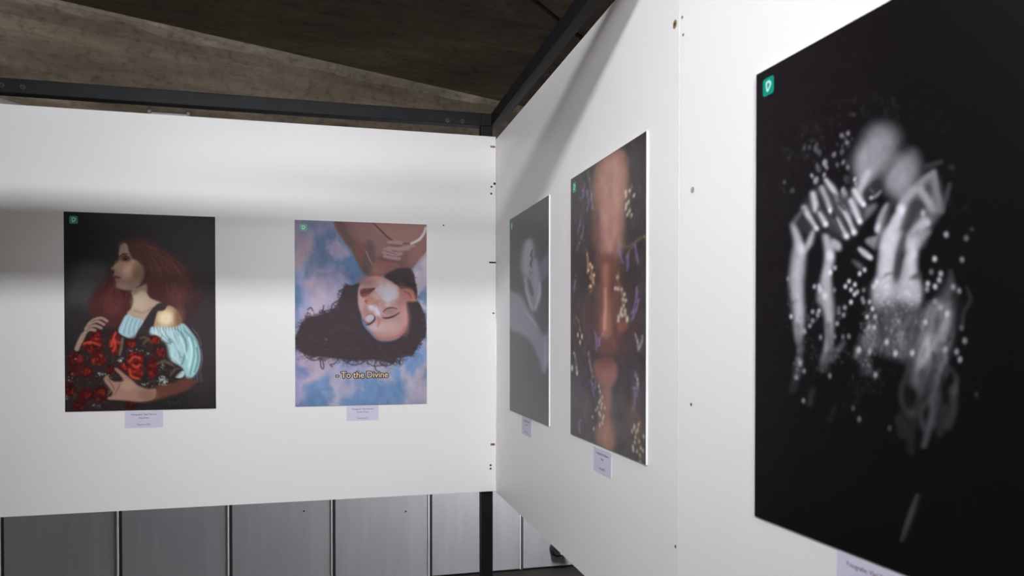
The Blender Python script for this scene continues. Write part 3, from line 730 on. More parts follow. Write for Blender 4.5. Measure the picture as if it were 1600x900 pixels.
    p.poly(T_([(860, 550), (920, 510), (1000, 480), (1110, 490), (1145, 600), (1165, 720), (1100, 760), (1000, 690), (940, 620), (880, 585)]), (60, 52, 56), 2)
    p.poly(T_([(640, 640), (570, 640), (500, 650), (455, 740), (420, 830), (360, 880), (250, 920), (140, 950), (70, 1050), (42, 1160), (60, 1240), (150, 1290), (300, 1310), (450, 1330), (620, 1345), (800, 1335), (930, 1370), (985, 1320), (1120, 1275), (1190, 1180), (1245, 1090), (1240, 940), (1205, 850), (1160, 790), (1060, 800), (1068, 960), (1040, 1080), (960, 1150), (820, 1160), (730, 1090), (650, 960)]), D, 1.6)
    # face
    p.poly(T_([(632, 640), (700, 572), (780, 556), (860, 572), (950, 622), (1020, 690), (1056, 790), (1072, 920), (1066, 1020), (1020, 1100), (930, 1142), (830, 1140), (760, 1100), (700, 1020), (650, 920), (620, 820), (614, 720)]), (172, 136, 134), 1.6)
    rs2 = np.random.RandomState(21)
    p.ell(*t(690, 600), 12, 7, (146, 108, 104), 0.7, 1.3)
    p.ell(*t(1020, 760), 8, 18, (158, 112, 104), 0.8, 1.3)
    p.ell(*t(1050, 960), 7, 20, (190, 140, 136), 0.7, 1.3)
    p.poly(B_([(740, 170), (800, 215), (900, 228), (1000, 190), (1050, 120), (1060, 150), (1000, 220), (900, 255), (800, 245)]), (168, 110, 100), 2.5, 0.9)
    for i in range(70):
        g_ = rs2.normal(size=2)*0.5
        p.ell(*t(880+g_[0]*100, 700+g_[1]*95), rs2.uniform(2, 6), rs2.uniform(2, 6), [(200, 190, 198), (184, 178, 190), (196, 174, 174)][rs2.randint(3)], 0.4, 1.0)
    p.ell(*t(890, 690), 11, 11, (190, 178, 184), 0.5, 1.3)
    p.ell(*t(900, 740), 10, 10, (180, 186, 200), 0.7, 1.2)
    p.ell(*t(735, 845), 6, 5, (206, 200, 212), 0.85, 1.2, 0.6)
    p.ell(*t(800, 885), 5.5, 8, (204, 202, 220), 0.85, 1.2, -0.3)
    p.ell(*t(690, 870), 5, 8, (160, 118, 112), 0.6, 1.3)
    p.stroke(T_([(770, 760), (800, 830), (830, 900), (845, 960)]), [1.0, 1.4, 1.4, 1.0], (160, 116, 108), 2.0, 0.6)
    p.ell(*b(800, 130), 12, 6, (196, 176, 190), 0.8, 1.2)
    p.ell(*b(900, 130), 18, 9, (188, 156, 152), 0.8, 1.3)
    p.ell(*t(650, 800), 5, 12, (190, 160, 160), 0.6, 1.2)
    p.ell(*t(720, 775), 7, 5, (176, 116, 100), 0.85, 1.2)
    p.ell(*t(690, 790), 2.2, 1.6, (126, 70, 62), 0.8, 1.0)
    p.stroke(T_([(690, 810), (740, 820), (790, 800)]), 0.8, (150, 98, 90), 1.2, 0.8)
    p.stroke(T_([(800, 800), (830, 770), (850, 800)]), 0.9, (166, 120, 112), 1.2, 0.7)
    p.stroke(B_([(800, 40), (815, 80), (800, 120)]), 1.8, (170, 118, 108), 1.6, 0.8)
    p.poly(T_([(636, 690), (665, 672), (710, 668), (776, 666), (750, 700), (700, 740), (660, 752), (640, 730)]), (108, 68, 72), 1.2)
    p.stroke(T_([(640, 712), (690, 705), (760, 676)]), 0.5, (74, 42, 48), 0.7)
    p.ell(*t(690, 732), 5, 2, (136, 92, 94), 0.7, 1.1)
    # eyes
    p.poly(B_([(690, 40), (705, 22), (745, 18), (768, 40), (756, 60), (735, 74), (705, 78), (690, 62)]), (182, 178, 190), 1.6, 0.9)
    p.stroke(B_([(686, 36), (705, 14), (745, 8), (772, 30)]), [0.3, 0.6, 0.6, 0.3], (116, 88, 90), 0.9, 0.8)
    p.stroke(B_([(660, 60), (690, 90), (720, 100)]), [0.5, 0.9, 0.6], (110, 78, 80), 1.0)
    p.stroke(B_([(690, 110), (730, 100), (770, 60), (770, 30)]), [0.6, 1.2, 1.0, 0.6], (54, 40, 44), 0.8)
    p.stroke(T_([(850, 890), (880, 862), (930, 850), (975, 862)]), [0.6, 1.1, 1.1, 0.6], (84, 58, 60), 0.9)
    p.ell(*t(920, 890), 9, 4, (150, 116, 120), 0.8, 1.0)
    p.stroke(B_([(850, 44), (890, 46), (950, 28), (1000, -5)]), [0.8, 1.4, 1.2, 0.7], (70, 48, 52), 0.8)
    # ear
    p.ell(*t(1085, 730), 12, 10, (164, 112, 104), 0.95, 0.6, 0.7)
    p.ell(*t(1130, 760), 6, 5, (172, 120, 110), 0.95, 0.6)
    p.stroke(T_([(1050, 700), (1085, 715), (1110, 760)]), 1.0, (118, 72, 68), 1.0, 0.8)
    # curls
    rs = p.rs
    edge = T_([(500, 660), (450, 760), (400, 860), (250, 900), (120, 960), (60, 1080), (50, 1180), (120, 1280), (250, 1310), (420, 1340), (600, 1350), (800, 1345), (940, 1370), (1060, 1310), (1150, 1250), (1210, 1160), (1245, 1050), (1220, 900), (1180, 800), (1150, 650), (1130, 540)])
    E = spline(edge, 8)
    def wavy(x, y, an, l, amp, n=9):
        t_ = np.linspace(0, 1, n); ph = rs.uniform(0, 6.28); fr = rs.uniform(4, 9)
        an2 = an+rs.uniform(-0.9, 0.9)*t_
        px_ = x+np.cumsum(np.cos(an2))*l/n; py_ = y+np.cumsum(np.sin(an2))*l/n
        o_ = amp*np.sin(ph+fr*t_)*(0.3+t_)
        return list(zip(px_-o_*math.sin(an), py_+o_*math.cos(an)))
    cx_, cy_ = t(760, 1060)
    for i in range(330):
        j = rs.randint(len(E)); x, y = E[j]
        an = math.atan2((y-cy_)*1.2, x-cx_)+rs.uniform(-0.9, 0.9)
        l = rs.uniform(5, 13)*(0.6 if x > 640 else 1.0)
        x -= 5*math.cos(an); y -= 5*math.sin(an)
        p.stroke(wavy(x, y, an, l, rs.uniform(0.8, 2.2)), rs.uniform(0.25, 0.6), [(58, 48, 54), (74, 58, 60), (54, 46, 52), (88, 68, 66)][rs.randint(4)], 0.55, 0.8)
    for i in range(420):
        u = rs.rand(); x, y = rs.uniform(80, 1200), rs.uniform(880, 1330)
        if 640 < x < 1080 and y < 1160: continue
        an = math.pi+rs.uniform(-0.5, 0.5) if x < 700 else rs.uniform(0.2, 1.4)
        X0, Y0 = t(x, y)
        if y < 1240-x*0.42-60 and x < 500: continue
        p.stroke(wavy(X0, Y0, an, rs.uniform(8, 22), rs.uniform(0.5, 1.6)), 0.3, [(86, 72, 72), (46, 40, 46), (98, 80, 76), (54, 46, 52)][rs.randint(4)], 0.55, rs.uniform(0.2, 0.45))
    for q in ([(270, 1330), (275, 1400), (295, 1420), (300, 1380), (285, 1330)], [(440, 1320), (400, 1370), (360, 1380), (380, 1400)], [(790, 1330), (770, 1380), (785, 1430), (800, 1440)], [(840, 1340), (830, 1380), (880, 1390), (940, 1370), (980, 1330)], [(140, 1310), (200, 1340), (280, 1325)], [(480, 1340), (580, 1385), (680, 1350)], [(700, 1360), (770, 1395), (860, 1380)], [(1000, 1310), (1080, 1300), (1140, 1270)],
              [(150, 870), (180, 850), (200, 880)], [(290, 880), (300, 830)], [(440, 720), (450, 690), (490, 680), (480, 720)], [(370, 880), (380, 820), (440, 780)]):
        p.stroke(T_(q), 0.8, (62, 50, 54), 0.7, 0.9)
    p.ell(*b(320, 245), 1.6, 1.6, (108, 98, 100), 0.9, 0.8)
    p.blur(0.7)
    p.img += p.noise(3, 0.012)[..., None]
    return p

def paint_study():
    p = Print([(796.6, 344.1), (850.2, 311.4), (850.2, 663.3), (796.7, 641)], 141, 321, (58, 57, 58), 7)
    T_, B_ = crop(790, 305, 5.0), crop(790, 485, 4.865)
    def t(x, y): return T_([(x, y)])[0]
    f = np.clip((p.Y-340)/320, 0, 1)
    p.img *= (1+0.42*f)[..., None]
    p.ell(*t(170, 200), 40, 30, (80, 79, 80), 0.5, 1.4)
    p.ell(*t(150, 320), 40, 16, (54, 52, 52), 0.7, 1.4)
    p.poly(T_([(225, 580), (250, 530), (300, 470), (310, 610), (250, 680)]), (92, 90, 104), 4)
    p.poly(T_([(150, 360), (180, 352), (205, 400), (220, 500), (235, 600), (246, 700), (240, 830), (215, 910), (185, 905), (160, 800), (125, 640), (108, 560), (118, 460), (130, 390)]), (116, 114, 126), 5)
    p.poly(T_([(150, 380), (176, 372), (188, 430), (176, 520), (170, 620), (150, 640), (124, 580), (128, 470)]), (140, 138, 151), 5, 0.9)
    p.poly(T_([(190, 560), (215, 520), (232, 620), (240, 720), (228, 830), (205, 780), (190, 690)]), (134, 132, 146), 4, 0.9)
    p.poly(T_([(158, 655), (178, 690), (198, 770), (188, 800), (168, 745)]), (74, 72, 78), 1.6, 0.9)
    p.stroke(T_([(192, 440), (180, 480), (190, 500), (178, 545), (184, 575)]), [0.8, 1.2, 0.8, 1.2, 0.6], (58, 56, 62), 0.9)
    p.stroke(T_([(200, 385), (212, 440), (214, 500)]), 1.0, (74, 72, 78), 1.4, 0.8)
    p.stroke(T_([(168, 610), (178, 625), (190, 612)]), 0.8, (84, 80, 88), 1.0, 0.8)
    p.stroke(T_([(140, 660), (148, 740), (172, 840), (190, 900)]), [1.4, 2.0, 2.2, 1.6], (146, 144, 157), 1.6, 0.85)
    p.stroke(T_([(240, 700), (236, 790), (210, 890)]), [1.6, 2.4, 1.6], (150, 148, 162), 1.6, 0.85)
    p.stroke(T_([(136, 690), (138, 730)]), 0.8, (86, 84, 92), 1.0, 0.7)
    p.poly(T_([(20, 760), (70, 770), (120, 820), (170, 910), (200, 960), (255, 1080), (285, 1090), (310, 1040), (310, 1280), (262, 1380), (235, 1290), (190, 1170), (120, 1090), (20, 1020)]), (122, 119, 133), 4)
    p.ell(*t(80, 850), 10, 14, (124, 121, 134), 0.8, 1.3)
    p.stroke(B_([(130, 0), (170, 60), (215, 125)]), 0.9, (150, 148, 160), 1.0, 0.8)
    p.stroke(B_([(270, 250), (272, 350), (266, 470)]), [2.5, 3.0, 1.0], (136, 134, 150), 2.2, 0.8)
    p.blur(0.8)
    p.img += p.noise(4, 0.010)[..., None]
    return p

def paint_flowers():
    p = Print([(891.9, 281.5), (992.6, 216.5), (992.7, 719.3), (891.7, 678.3)], 171, 441, (58, 53, 54), 9)
    T_, M_, B_ = crop(885, 210, 5.296), crop(885, 380, 5.296), crop(885, 550, 5.143)
    def t(x, y): return T_([(x, y)])[0]
    def m(x, y): return M_([(x, y)])[0]
    def b(x, y): return B_([(x, y)])[0]
    f = np.clip((p.Y-280)/400, 0, 1)
    p.img *= (1+0.12*f)[..., None]
    p.ell(*b(80, 350), 20, 40, (80, 72, 74), 0.8, 1.3)
    p.ell(*b(470, 520), 14, 34, (82, 68, 62), 0.8, 1.3)
    p.ell(*t(500, 250), 12, 36, (66, 62, 64), 0.8, 1.3)
    p.ell(*m(300, 700), 40, 50, (84, 62, 60), 0.7, 1.4)
    p.poly(T_([(230, 260), (330, 180), (410, 170), (440, 300), (440, 480), (420, 640), (420, 800), (410, 960), (370, 1080), (330, 1180), (330, 1400), (330, 1580), (270, 1600), (240, 1400), (260, 1180), (240, 1000), (200, 900), (200, 600), (190, 420)]), (132, 98, 88), 6)
    p.poly(T_([(270, 300), (380, 200), (420, 320), (410, 560), (390, 800), (350, 960), (290, 1000), (260, 800), (250, 540)]), (164, 126, 114), 9, 0.9)
    p.ell(*t(215, 800), 6, 36, (92, 60, 54), 0.7, 1.3)
    p.poly(M_([(230, 120), (360, 120), (400, 300), (400, 700), (350, 900), (240, 900), (220, 600), (240, 300)]), (104, 70, 62), 8, 0.9)
    p.poly(M_([(265, 200), (310, 200), (312, 450), (330, 640), (325, 760), (280, 790), (250, 720), (265, 560), (270, 400)]), (146, 100, 86), 4, 0.9)
    p.stroke(M_([(286, 380), (288, 520), (284, 640), (282, 710)]), [1.2, 1.8, 2.4, 2.0], (196, 152, 136), 2.2, 0.75)
    p.ell(*m(410, 690), 6, 8, (146, 90, 70), 0.7, 1.2)
    # lips and chin
    p.poly(B_([(200, 90), (260, 60), (350, 80), (360, 200), (320, 280), (270, 290), (220, 230)]), (128, 88, 80), 4)
    p.ell(*b(290, 85), 11, 7, (118, 68, 68), 0.6, 1.4)
    p.ell(*b(285, 58), 9, 4, (108, 62, 60), 0.6, 1.4)
    p.stroke(B_([(230, 80), (285, 72), (345, 78)]), 0.6, (92, 50, 52), 1.4, 0.6)
    p.ell(*b(285, 190), 10, 9, (142, 100, 90), 0.8, 1.2)
    p.poly(B_([(250, 290), (320, 290), (330, 500), (340, 760), (240, 740), (210, 640), (240, 520)]), (128, 94, 82), 6)
    p.ell(*b(290, 650), 12, 20, (146, 108, 92), 0.8, 1.3)
    p.ell(*b(370, 460), 9, 40, (70, 64, 66), 0.8, 1.3)
    p.ell(*m(470, 300), 8, 40, (58, 52, 52), 0.8, 1.3)
    rs = p.rs
    for i in range(260):
        x = rs.uniform(40, 560); y = rs.uniform(0, 3400*0.5)
        if 190 < x < 430: continue
        X0, Y0 = t(x, 200+y*1.35)
        p.stroke([(X0, Y0), (X0+rs.uniform(-2, 2), Y0+rs.uniform(8, 26))], 0.5, [(46, 42, 44), (84, 74, 70), (98, 78, 66), (52, 48, 50)][rs.randint(4)], 0.9, 0.5, False)
    def petal(f_, pts, wd, c, a=0.72, s=1.1):
        P = np.array(f_(pts), float)
        p.stroke(P, np.array(wd)*0.62, c, s, a)
        for _ in range(5):      # broken up into small florets
            j_ = rs.randint(len(P)); d_ = rs.normal(size=2)*np.array([1.0, 3.0])
            p.ell(P[j_, 0]+d_[0], P[j_, 1]+d_[1], rs.uniform(0.7, 1.4), rs.uniform(1.4, 3.4), tuple(np.clip(np.array(c)*rs.uniform(0.65, 1.25), 0, 255)), 0.6, 0.9, rs.uniform(-0.4, 0.4))
    LI = (122, 104, 142)
    for f_, q in ((T_, [(135, 430), (128, 500), (112, 560)]), (T_, [(160, 480), (158, 530)]), (T_, [(180, 540), (195, 610)]), (T_, [(172, 560), (160, 620)]), (T_, [(112, 680), (100, 760), (85, 830)]), (T_, [(128, 800), (112, 870)]), (M_, [(95, 0), (82, 60)])):
        petal(f_, q, [1.2, 1.8, 1.0][:len(q)], (120, 100, 132))
    petal(T_, [(155, 320), (170, 400), (185, 520)], 0.6, (132, 132, 112))
    for q in ([(368, 10), (385, 80), (405, 175)], [(440, 110), (445, 180), (440, 240)], [(495, 50), (505, 120), (515, 180)], [(505, 370), (505, 440), (490, 520), (480, 580)], [(520, 490), (500, 560), (470, 640)], [(215, 740), (222, 800), (225, 890)], [(268, 740), (245, 800), (235, 850)], [(70, 310), (60, 380)]):
        petal(M_, q, [1.6, 2.6, 1.8, 1.4][:len(q)], (126, 106, 152))
    for q in ([(180, 220), (190, 280), (198, 345)], [(212, 230), (208, 290)], [(170, 80), (180, 150)], [(480, 140), (490, 190)], [(465, 260), (480, 330), (475, 430)], [(500, 270), (490, 330)], [(95, 560), (100, 640)]):
        petal(B_, q, [1.6, 2.4, 1.6][:len(q)], LI)
    petal(M_, [(370, 0), (420, 50), (470, 30), (520, -20)], 0.9, (150, 132, 96))
    petal(M_, [(560, -40), (520, 0), (470, 50), (440, 120)], 0.9, (142, 124, 90))
    for q in ([(155, 90), (160, 150), (160, 250)], [(175, 170), (190, 210)], [(185, 250), (190, 310)], [(205, 250), (200, 330)], [(180, 350), (188, 370)]):
        petal(M_, q, [1.4, 2.0, 1.4][:len(q)], (178, 132, 100))
    for x, y in ((178, 180), (192, 205), (165, 230), (205, 270), (180, 360)): p.ell(*m(x, y), 1.8, 2.6, (214, 182, 150), 0.9, 0.8)
    W_ = (206, 200, 178)
    for x, y in ((428, 510), (430, 540), (455, 500), (432, 610), (430, 640), (455, 660), (468, 700), (440, 690), (485, 540), (448, 590)): p.ell(*t(x, y), 1.6, 3.6, W_, 0.75, 0.9, 0.2)
    petal(T_, [(470, 480), (450, 600), (470, 720)], 0.5, (140, 124, 92))
    for x, y in ((372, 290), (356, 380), (375, 385), (400, 390), (420, 430), (410, 470), (430, 480), (415, 520), (400, 550), (425, 560), (405, 600), (380, 610), (440, 620), (378, 640), (425, 590), (395, 580), (440, 640)): p.ell(*m(x, y), 1.9, 3.4, (204, 198, 178), 0.72, 0.9, 0.1)
    petal(M_, [(385, 220), (372, 300), (400, 400), (410, 520), (430, 640)], 0.6, (150, 110, 80))
    petal(M_, [(85, 620), (105, 700), (120, 780)], 0.5, (150, 136, 116))
    for x, y in ((105, 820), (118, 770), (88, 760)): p.ell(*m(x, y), 1.3, 4, (196, 188, 172), 0.85, 0.8)
    for q in ([(495, 745), (510, 800), (520, 880)], [(545, 790), (530, 850)]): petal(M_, q, 2.0, (156, 152, 150), 0.7)
    for x, y in ((80, 165), (45, 130)): p.ell(*b(x, y), 1.6, 5, (206, 200, 184), 0.9, 0.8)
    petal(B_, [(60, 10), (75, 90), (80, 150)], 0.5, (160, 150, 130))
    petal(B_, [(160, 0), (175, 90), (190, 200)], 0.9, (150, 130, 100))
    petal(B_, [(230, 240), (245, 340), (230, 480), (240, 580)], 0.5, (150, 140, 110))
    for x, y in ((233, 270), (240, 310), (258, 355), (245, 380), (255, 410), (275, 440), (225, 440), (240, 480), (190, 515), (262, 525), (258, 560), (240, 575), (198, 610), (212, 460), (245, 500), (268, 505), (250, 440), (235, 400)): p.ell(*b(x, y), 1.1, 2.9, (200, 192, 174), 0.75, 0.9)
    for x, y in ((478, 570), (505, 560), (490, 620), (485, 660), (462, 615), (468, 735), (510, 690), (480, 700), (495, 770), (520, 740), (515, 800), (535, 760), (540, 650), (500, 600), (470, 760), (515, 850), (475, 590)): p.ell(*b(x, y), 1.4, 3.4, (200, 190, 170), 0.72, 0.9)
    petal(B_, [(480, 240), (500, 230), (495, 250)], 0.8, (190, 180, 160))
    petal(B_, [(470, 440), (520, 560), (500, 700), (520, 850)], 0.6, (130, 100, 70))
    p.img += p.noise(12, 0.05, 0.5, 1.8)[..., None]
    p.blur(1.0)
    p.img += p.noise(5, 0.02, 0.6, 1.6)[..., None]
    return p

def paint_hands():
    p = Print([(1183.5, 116.4), (1662, -141), (1662, 1006), (1182.8, 808.7)], 320, 470, (30, 28, 30), 11)
    a_, b_, c_ = crop(1200, 160, 3.75), crop(1200, 380, 3.75), crop(1200, 600, 3.214)
    h1, h2, h3, h5 = crop(1225, 230, 5.625), crop(1340, 230, 5.625), crop(1225, 370, 5.625), crop(1225, 510, 5.625)
    h4, h6 = crop(1340, 370, 5.0), crop(1340, 530, 5.0)
    def one(f_, x, y): return f_([(x, y)])[0]
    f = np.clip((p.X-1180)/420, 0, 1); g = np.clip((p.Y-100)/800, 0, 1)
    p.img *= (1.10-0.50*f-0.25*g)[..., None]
    rs = p.rs
    def gr(v): return (v*0.985, v*0.985, v*1.03)
    def S(f_, q, wd, v, soft=2.2, a=0.95): p.stroke(f_(q), wd, gr(v), soft, a)
    def E(f_, x, y, rx, ry, v, a=0.9, soft=1.0, ang=0.0): p.ell(*one(f_, x, y), rx, ry, gr(v), a, soft, ang)
    def Q(f_, q, v, soft=3.0, a=0.95): p.poly(f_(q), gr(v), soft, a)
    # faint curls of hair round the head
    for i in range(110):
        an = rs.uniform(3.2, 6.9); rr = rs.uniform(0.82, 1.12)
        x, y = 620+500*rr*math.cos(an), 440+420*rr*math.sin(an); r = rs.uniform(6, 18)
        S(a_, [(x+r*math.cos(d), y+r*math.sin(d)) for d in np.linspace(an, an+rs.uniform(1.2, 3.5), 5)], 0.8, rs.uniform(48, 72), 1.8, 0.35)
    # brow, nose, cheek
    Q(a_, [(590, 170), (660, 145), (730, 180), (748, 260), (710, 350), (640, 430), (580, 480), (545, 560), (515, 540), (520, 450), (490, 350), (545, 260)], 100, 17)
    E(a_, 620, 310, 22, 30, 126, 0.7, 1.6); E(a_, 560, 400, 14, 28, 136, 0.8, 1.5)
    Q(a_, [(820, 300), (860, 350), (868, 430), (835, 520), (770, 590), (720, 575), (665, 510), (680, 420), (750, 350)], 106, 14)
    E(a_, 750, 450, 16, 26, 136, 0.75, 1.6); E(h2, 120, 120, 16, 20, 122, 0.5, 1.4)
    S(h2, [(230, 260), (270, 200), (330, 120)], [3, 4, 2], 84, 5, 0.6)
    S(h1, [(720, 250), (680, 330), (640, 420)], [5, 5, 5], 160, 4, 0.8)
    # eye between the fingers
    Q(h1, [(800, 310), (840, 350), (820, 440), (770, 490), (710, 480), (690, 420), (740, 350)], 44, 4)
    S(h1, [(740, 470), (790, 450), (830, 410)], [1.5, 2.2, 1.4], 130, 1.8, 0.8); E(h1, 750, 465, 2.6, 2.6, 176, 0.9, 0.9)
    S(h1, [(740, 390), (770, 420)], 1.2, 120, 1.5, 0.6)
    Q(h1, [(690, 560), (760, 520), (800, 530), (760, 600), (690, 660)], 98, 5, 0.9)
    # flowers held at the fingertips, behind the fingers
    for x, y, r, v in ((355, 150, 6, 150), (370, 190, 4, 140), (245, 260, 4, 150), (280, 300, 6, 150), (300, 200, 6, 84), (290, 170, 4, 84), (350, 255, 4, 150), (520, 430, 8, 130), (530, 440, 5, 170), (510, 390, 5, 150), (610, 300, 3.6, 190), (620, 340, 3.5, 150), (510, 150, 4, 130), (550, 195, 4, 130), (460, 170, 4, 96), (435, 75, 4, 110), (500, 60, 5, 84), (280, 30, 6, 84), (310, 60, 5, 74), (175, 20, 4, 66), (225, 10, 4, 70), (50, 105, 3, 60), (80, 380, 4, 60), (10, 310, 3, 84), (540, 300, 7, 64)):
        E(h1, x, y, r*0.62, r*0.95, v, 0.85, 1.0, rs.uniform(-0.5, 0.5))
        E(h1, x+6, y+4, r*0.25, r*0.35, v*0.45, 0.5, 1.0)
    # left hand fingers
    Q(h1, [(230, 420), (330, 360), (460, 440), (600, 420), (690, 530), (670, 690), (600, 790), (530, 830), (430, 780), (350, 720), (280, 750), (170, 560)], 62, 8, 0.8)
    for q, wd, v in (([(180, 540), (235, 640), (285, 715)], [5.0, 5.6, 4.6], 168), ([(255, 420), (272, 500), (272, 565)], [5.4, 6.2, 3.6], 172), ([(310, 590), (345, 650), (362, 690)], [3.4, 4.6, 4.2], 176),
                     ([(330, 370), (372, 470), (405, 570)], [5.2, 4.2, 4.8], 150), ([(365, 300), (415, 370), (455, 430)], [3.6, 5.4, 3.4], 178), ([(445, 440), (470, 500), (500, 560)], [3, 4, 4], 104),
                     ([(500, 550), (555, 650), (605, 765)], [5.2, 6.0, 5.0], 172), ([(455, 650), (500, 730), (540, 795)], [4.6, 4.8, 4.8], 166), ([(610, 400), (645, 470), (685, 525)], [5.4, 6.4, 3.6], 188), ([(580, 490), (620, 590), (652, 670)], [5.4, 6.2, 5.0], 182)):
        S(h1, q, wd, v*0.72, 3.4); S(h1, q, [w_*0.45 for w_ in wd], v, 3.0, 0.9)
    for x, y in ((285, 722), (364, 685), (405, 568), (605, 762), (542, 798), (655, 668), (685, 520)): E(h1, x, y, 3.6, 4.0, 202, 0.85, 1.0)
    for q in ([(300, 430), (330, 510), (380, 600)], [(250, 590), (300, 680), (330, 730)], [(420, 560), (440, 640), (500, 770)], [(480, 560), (540, 690), (570, 760)], [(590, 620), (610, 680), (640, 740)], [(470, 500), (520, 560)]):
        S(h1, q, [1.0, 2.2, 1.2][:len(q)], 36, 2.2, 0.85)
    Q(h1, [(140, 650), (210, 650), (240, 720), (200, 760), (160, 740)], 50, 4, 0.8)
    S(h1, [(70, 690), (110, 640), (170, 560)], [2.4, 4, 3], 84, 4, 0.8)
    # left wrist pair
    Q(h1, [(65, 695), (105, 680), (150, 770), (185, 850), (235, 750), (270, 735), (255, 850), (205, 930), (190, 1100), (180, 1250), (190, 1500), (165, 1700), (110, 1700), (75, 1400), (50, 1180), (70, 960), (90, 840)], 128, 5.5)
    S(h1, [(95, 720), (130, 830), (150, 930), (125, 1060), (120, 1240), (140, 1420), (140, 1640)], [2, 4.5, 6, 5.5, 5.5, 5, 4], 158, 5, 0.85)
    S(h1, [(255, 760), (220, 860), (180, 930)], [2, 3.4, 3], 150, 3, 0.8)
    Q(h3, [(335, -5), (390, 0), (430, 70), (438, 190), (412, 330), (428, 500), (442, 660), (432, 860), (400, 1080), (350, 1130), (330, 1100), (370, 900), (345, 660), (290, 560), (315, 400), (350, 250), (352, 110)], 128, 5.5)
    S(h3, [(365, 10), (395, 130), (400, 200), (375, 340), (370, 470), (385, 640), (400, 800), (385, 1000)], [3, 5.5, 6, 6, 6, 4.5, 4, 4], 158, 5, 0.85)
    E(h3, 400, 180, 5.5, 8, 200, 0.8, 1.2); E(h3, 460, 90, 6.5, 9, 160, 0.9, 1.0, -0.5); E(h3, 430, 60, 4, 6, 150, 0.8, 1.0); E(h3, 150, 110, 5, 8, 186, 0.7, 1.3)
    E(h3, 405, 325, 3, 4, 206, 0.9, 1.0); E(h3, 355, 530, 4, 5.5, 190, 0.8, 1.1); E(h3, 320, 475, 3.5, 5, 186, 0.8, 1.0)
    # small fingers in the middle
    S(h3, [(655, 125), (700, 165), (748, 205)], [3.2, 4.8, 3.6], 168, 2.6); E(h3, 740, 195, 4, 3.4, 196, 0.8, 1.0, 0.6)
    Q(h3, [(705, 45), (770, 20), (830, 10), (820, 90), (780, 130), (745, 95)], 120, 3)
    S(h3, [(600, 230), (640, 260), (670, 290)], [2, 4, 3], 92, 4, 0.8)
    # right hand
    Q(h2, [(240, 510), (255, 540), (240, 640), (215, 780), (180, 800), (135, 750), (150, 660), (195, 560)], 138, 3.5)
    E(h2, 160, 730, 4, 7, 184, 0.8, 1.2, 0.3)
    Q(h2, [(60, 830), (150, 810), (190, 840), (150, 900), (80, 880)], 110, 4, 0.9)
    Q(h2, [(340, 560), (430, 420), (500, 350), (600, 260), (640, 250), (680, 420), (710, 560), (680, 640), (600, 760), (520, 920), (200, 920), (240, 780), (290, 640)], 86, 7)
    Q(h2, [(450, 500), (540, 500), (560, 560), (480, 660), (410, 800), (360, 880), (370, 760), (420, 600)], 52, 6)
    S(h2, [(350, 560), (430, 440), (500, 400), (560, 460), (625, 580)], [7, 7, 7, 7, 5], 138, 5, 0.95)
    S(h2, [(490, 360), (570, 300), (630, 255)], [4, 5, 3], 118, 4, 0.9); S(h2, [(630, 265), (655, 400), (690, 590)], [3.5, 5, 5], 108, 4, 0.9)
    Q(h2, [(550, 400), (590, 360), (610, 400), (605, 480), (580, 440)], 58, 4, 0.85)
    S(h2, [(765, 360), (735, 470), (705, 590)], [2, 3.5, 2.5], 74, 4, 0.8); S(h2, [(700, 300), (700, 400), (720, 480)], [2, 3, 2], 40, 4, 0.7)
    S(h2, [(570, 210), (620, 190), (690, 170)], 3, 74, 5, 0.7); E(h2, 780, 220, 6, 5, 58, 0.6, 1.3)
    S(h2, [(365, 570), (310, 690), (260, 820), (235, 900)], [6, 8.5, 9.5, 10], 176, 5, 0.95); E(h2, 355, 580, 5, 8, 200, 0.7, 1.3)
    S(h2, [(560, 680), (490, 770), (450, 880)], [7, 9, 9], 154, 5, 0.95); E(h2, 540, 610, 3.5, 5, 164, 0.8, 1.1); E(h2, 580, 700, 4, 5, 170, 0.7, 1.1)
    S(h2, [(460, 860), (470, 830), (490, 790)], 2, 110, 3, 0.6)
    S(h2, [(285, 490), (235, 640), (200, 780), (150, 900)], [3, 4, 3.5, 3], 56, 4, 0.85)
    # forearms
    Q(h4, [(190, -10), (330, -20), (290, 150), (265, 320), (290, 470), (265, 590), (130, 570), (105, 410), (135, 300), (160, 130)], 132, 5)
    Q(h4, [(365, -10), (540, -20), (455, 100), (438, 250), (465, 380), (455, 580), (320, 590), (290, 440), (320, 260), (370, 100)], 126, 5)
    S(h4, [(240, 0), (215, 150), (200, 320), (200, 450)], [11, 11, 9, 9], 186, 8, 0.9); S(h4, [(410, 60), (390, 230), (380, 400), (370, 500)], [7, 8, 9, 9], 180, 8, 0.9)
    S(h4, [(335, 20), (305, 140), (290, 300), (278, 400)], [3, 4.5, 3.5, 2], 66, 4, 0.85)
    S(h4, [(180, 340), (215, 310), (260, 305)], [1.5, 2, 1], 86, 2.4, 0.8); Q(h4, [(380, 350), (430, 310), (470, 300), (470, 350), (420, 360)], 58, 3, 0.85)
    E(h4, 415, 160, 4, 6, 196, 0.7, 1.1)
    # lit blur of petals and cloth below
    Q(h4, [(110, 390), (280, 360), (460, 380), (455, 540), (320, 620), (140, 590)], 158, 11, 0.8)
    Q(h4, [(130, 560), (300, 520), (450, 560), (560, 540), (640, 420), (690, 360), (720, 450), (720, 700), (700, 900), (640, 1050), (560, 1200), (420, 1180), (380, 1020), (240, 960), (120, 900), (20, 900), (60, 700)], 74, 14, 0.9)
    Q(h4, [(540, 560), (640, 520), (700, 600), (690, 760), (620, 860), (560, 960), (500, 1050), (440, 980), (470, 800), (520, 680)], 112, 9, 0.85)
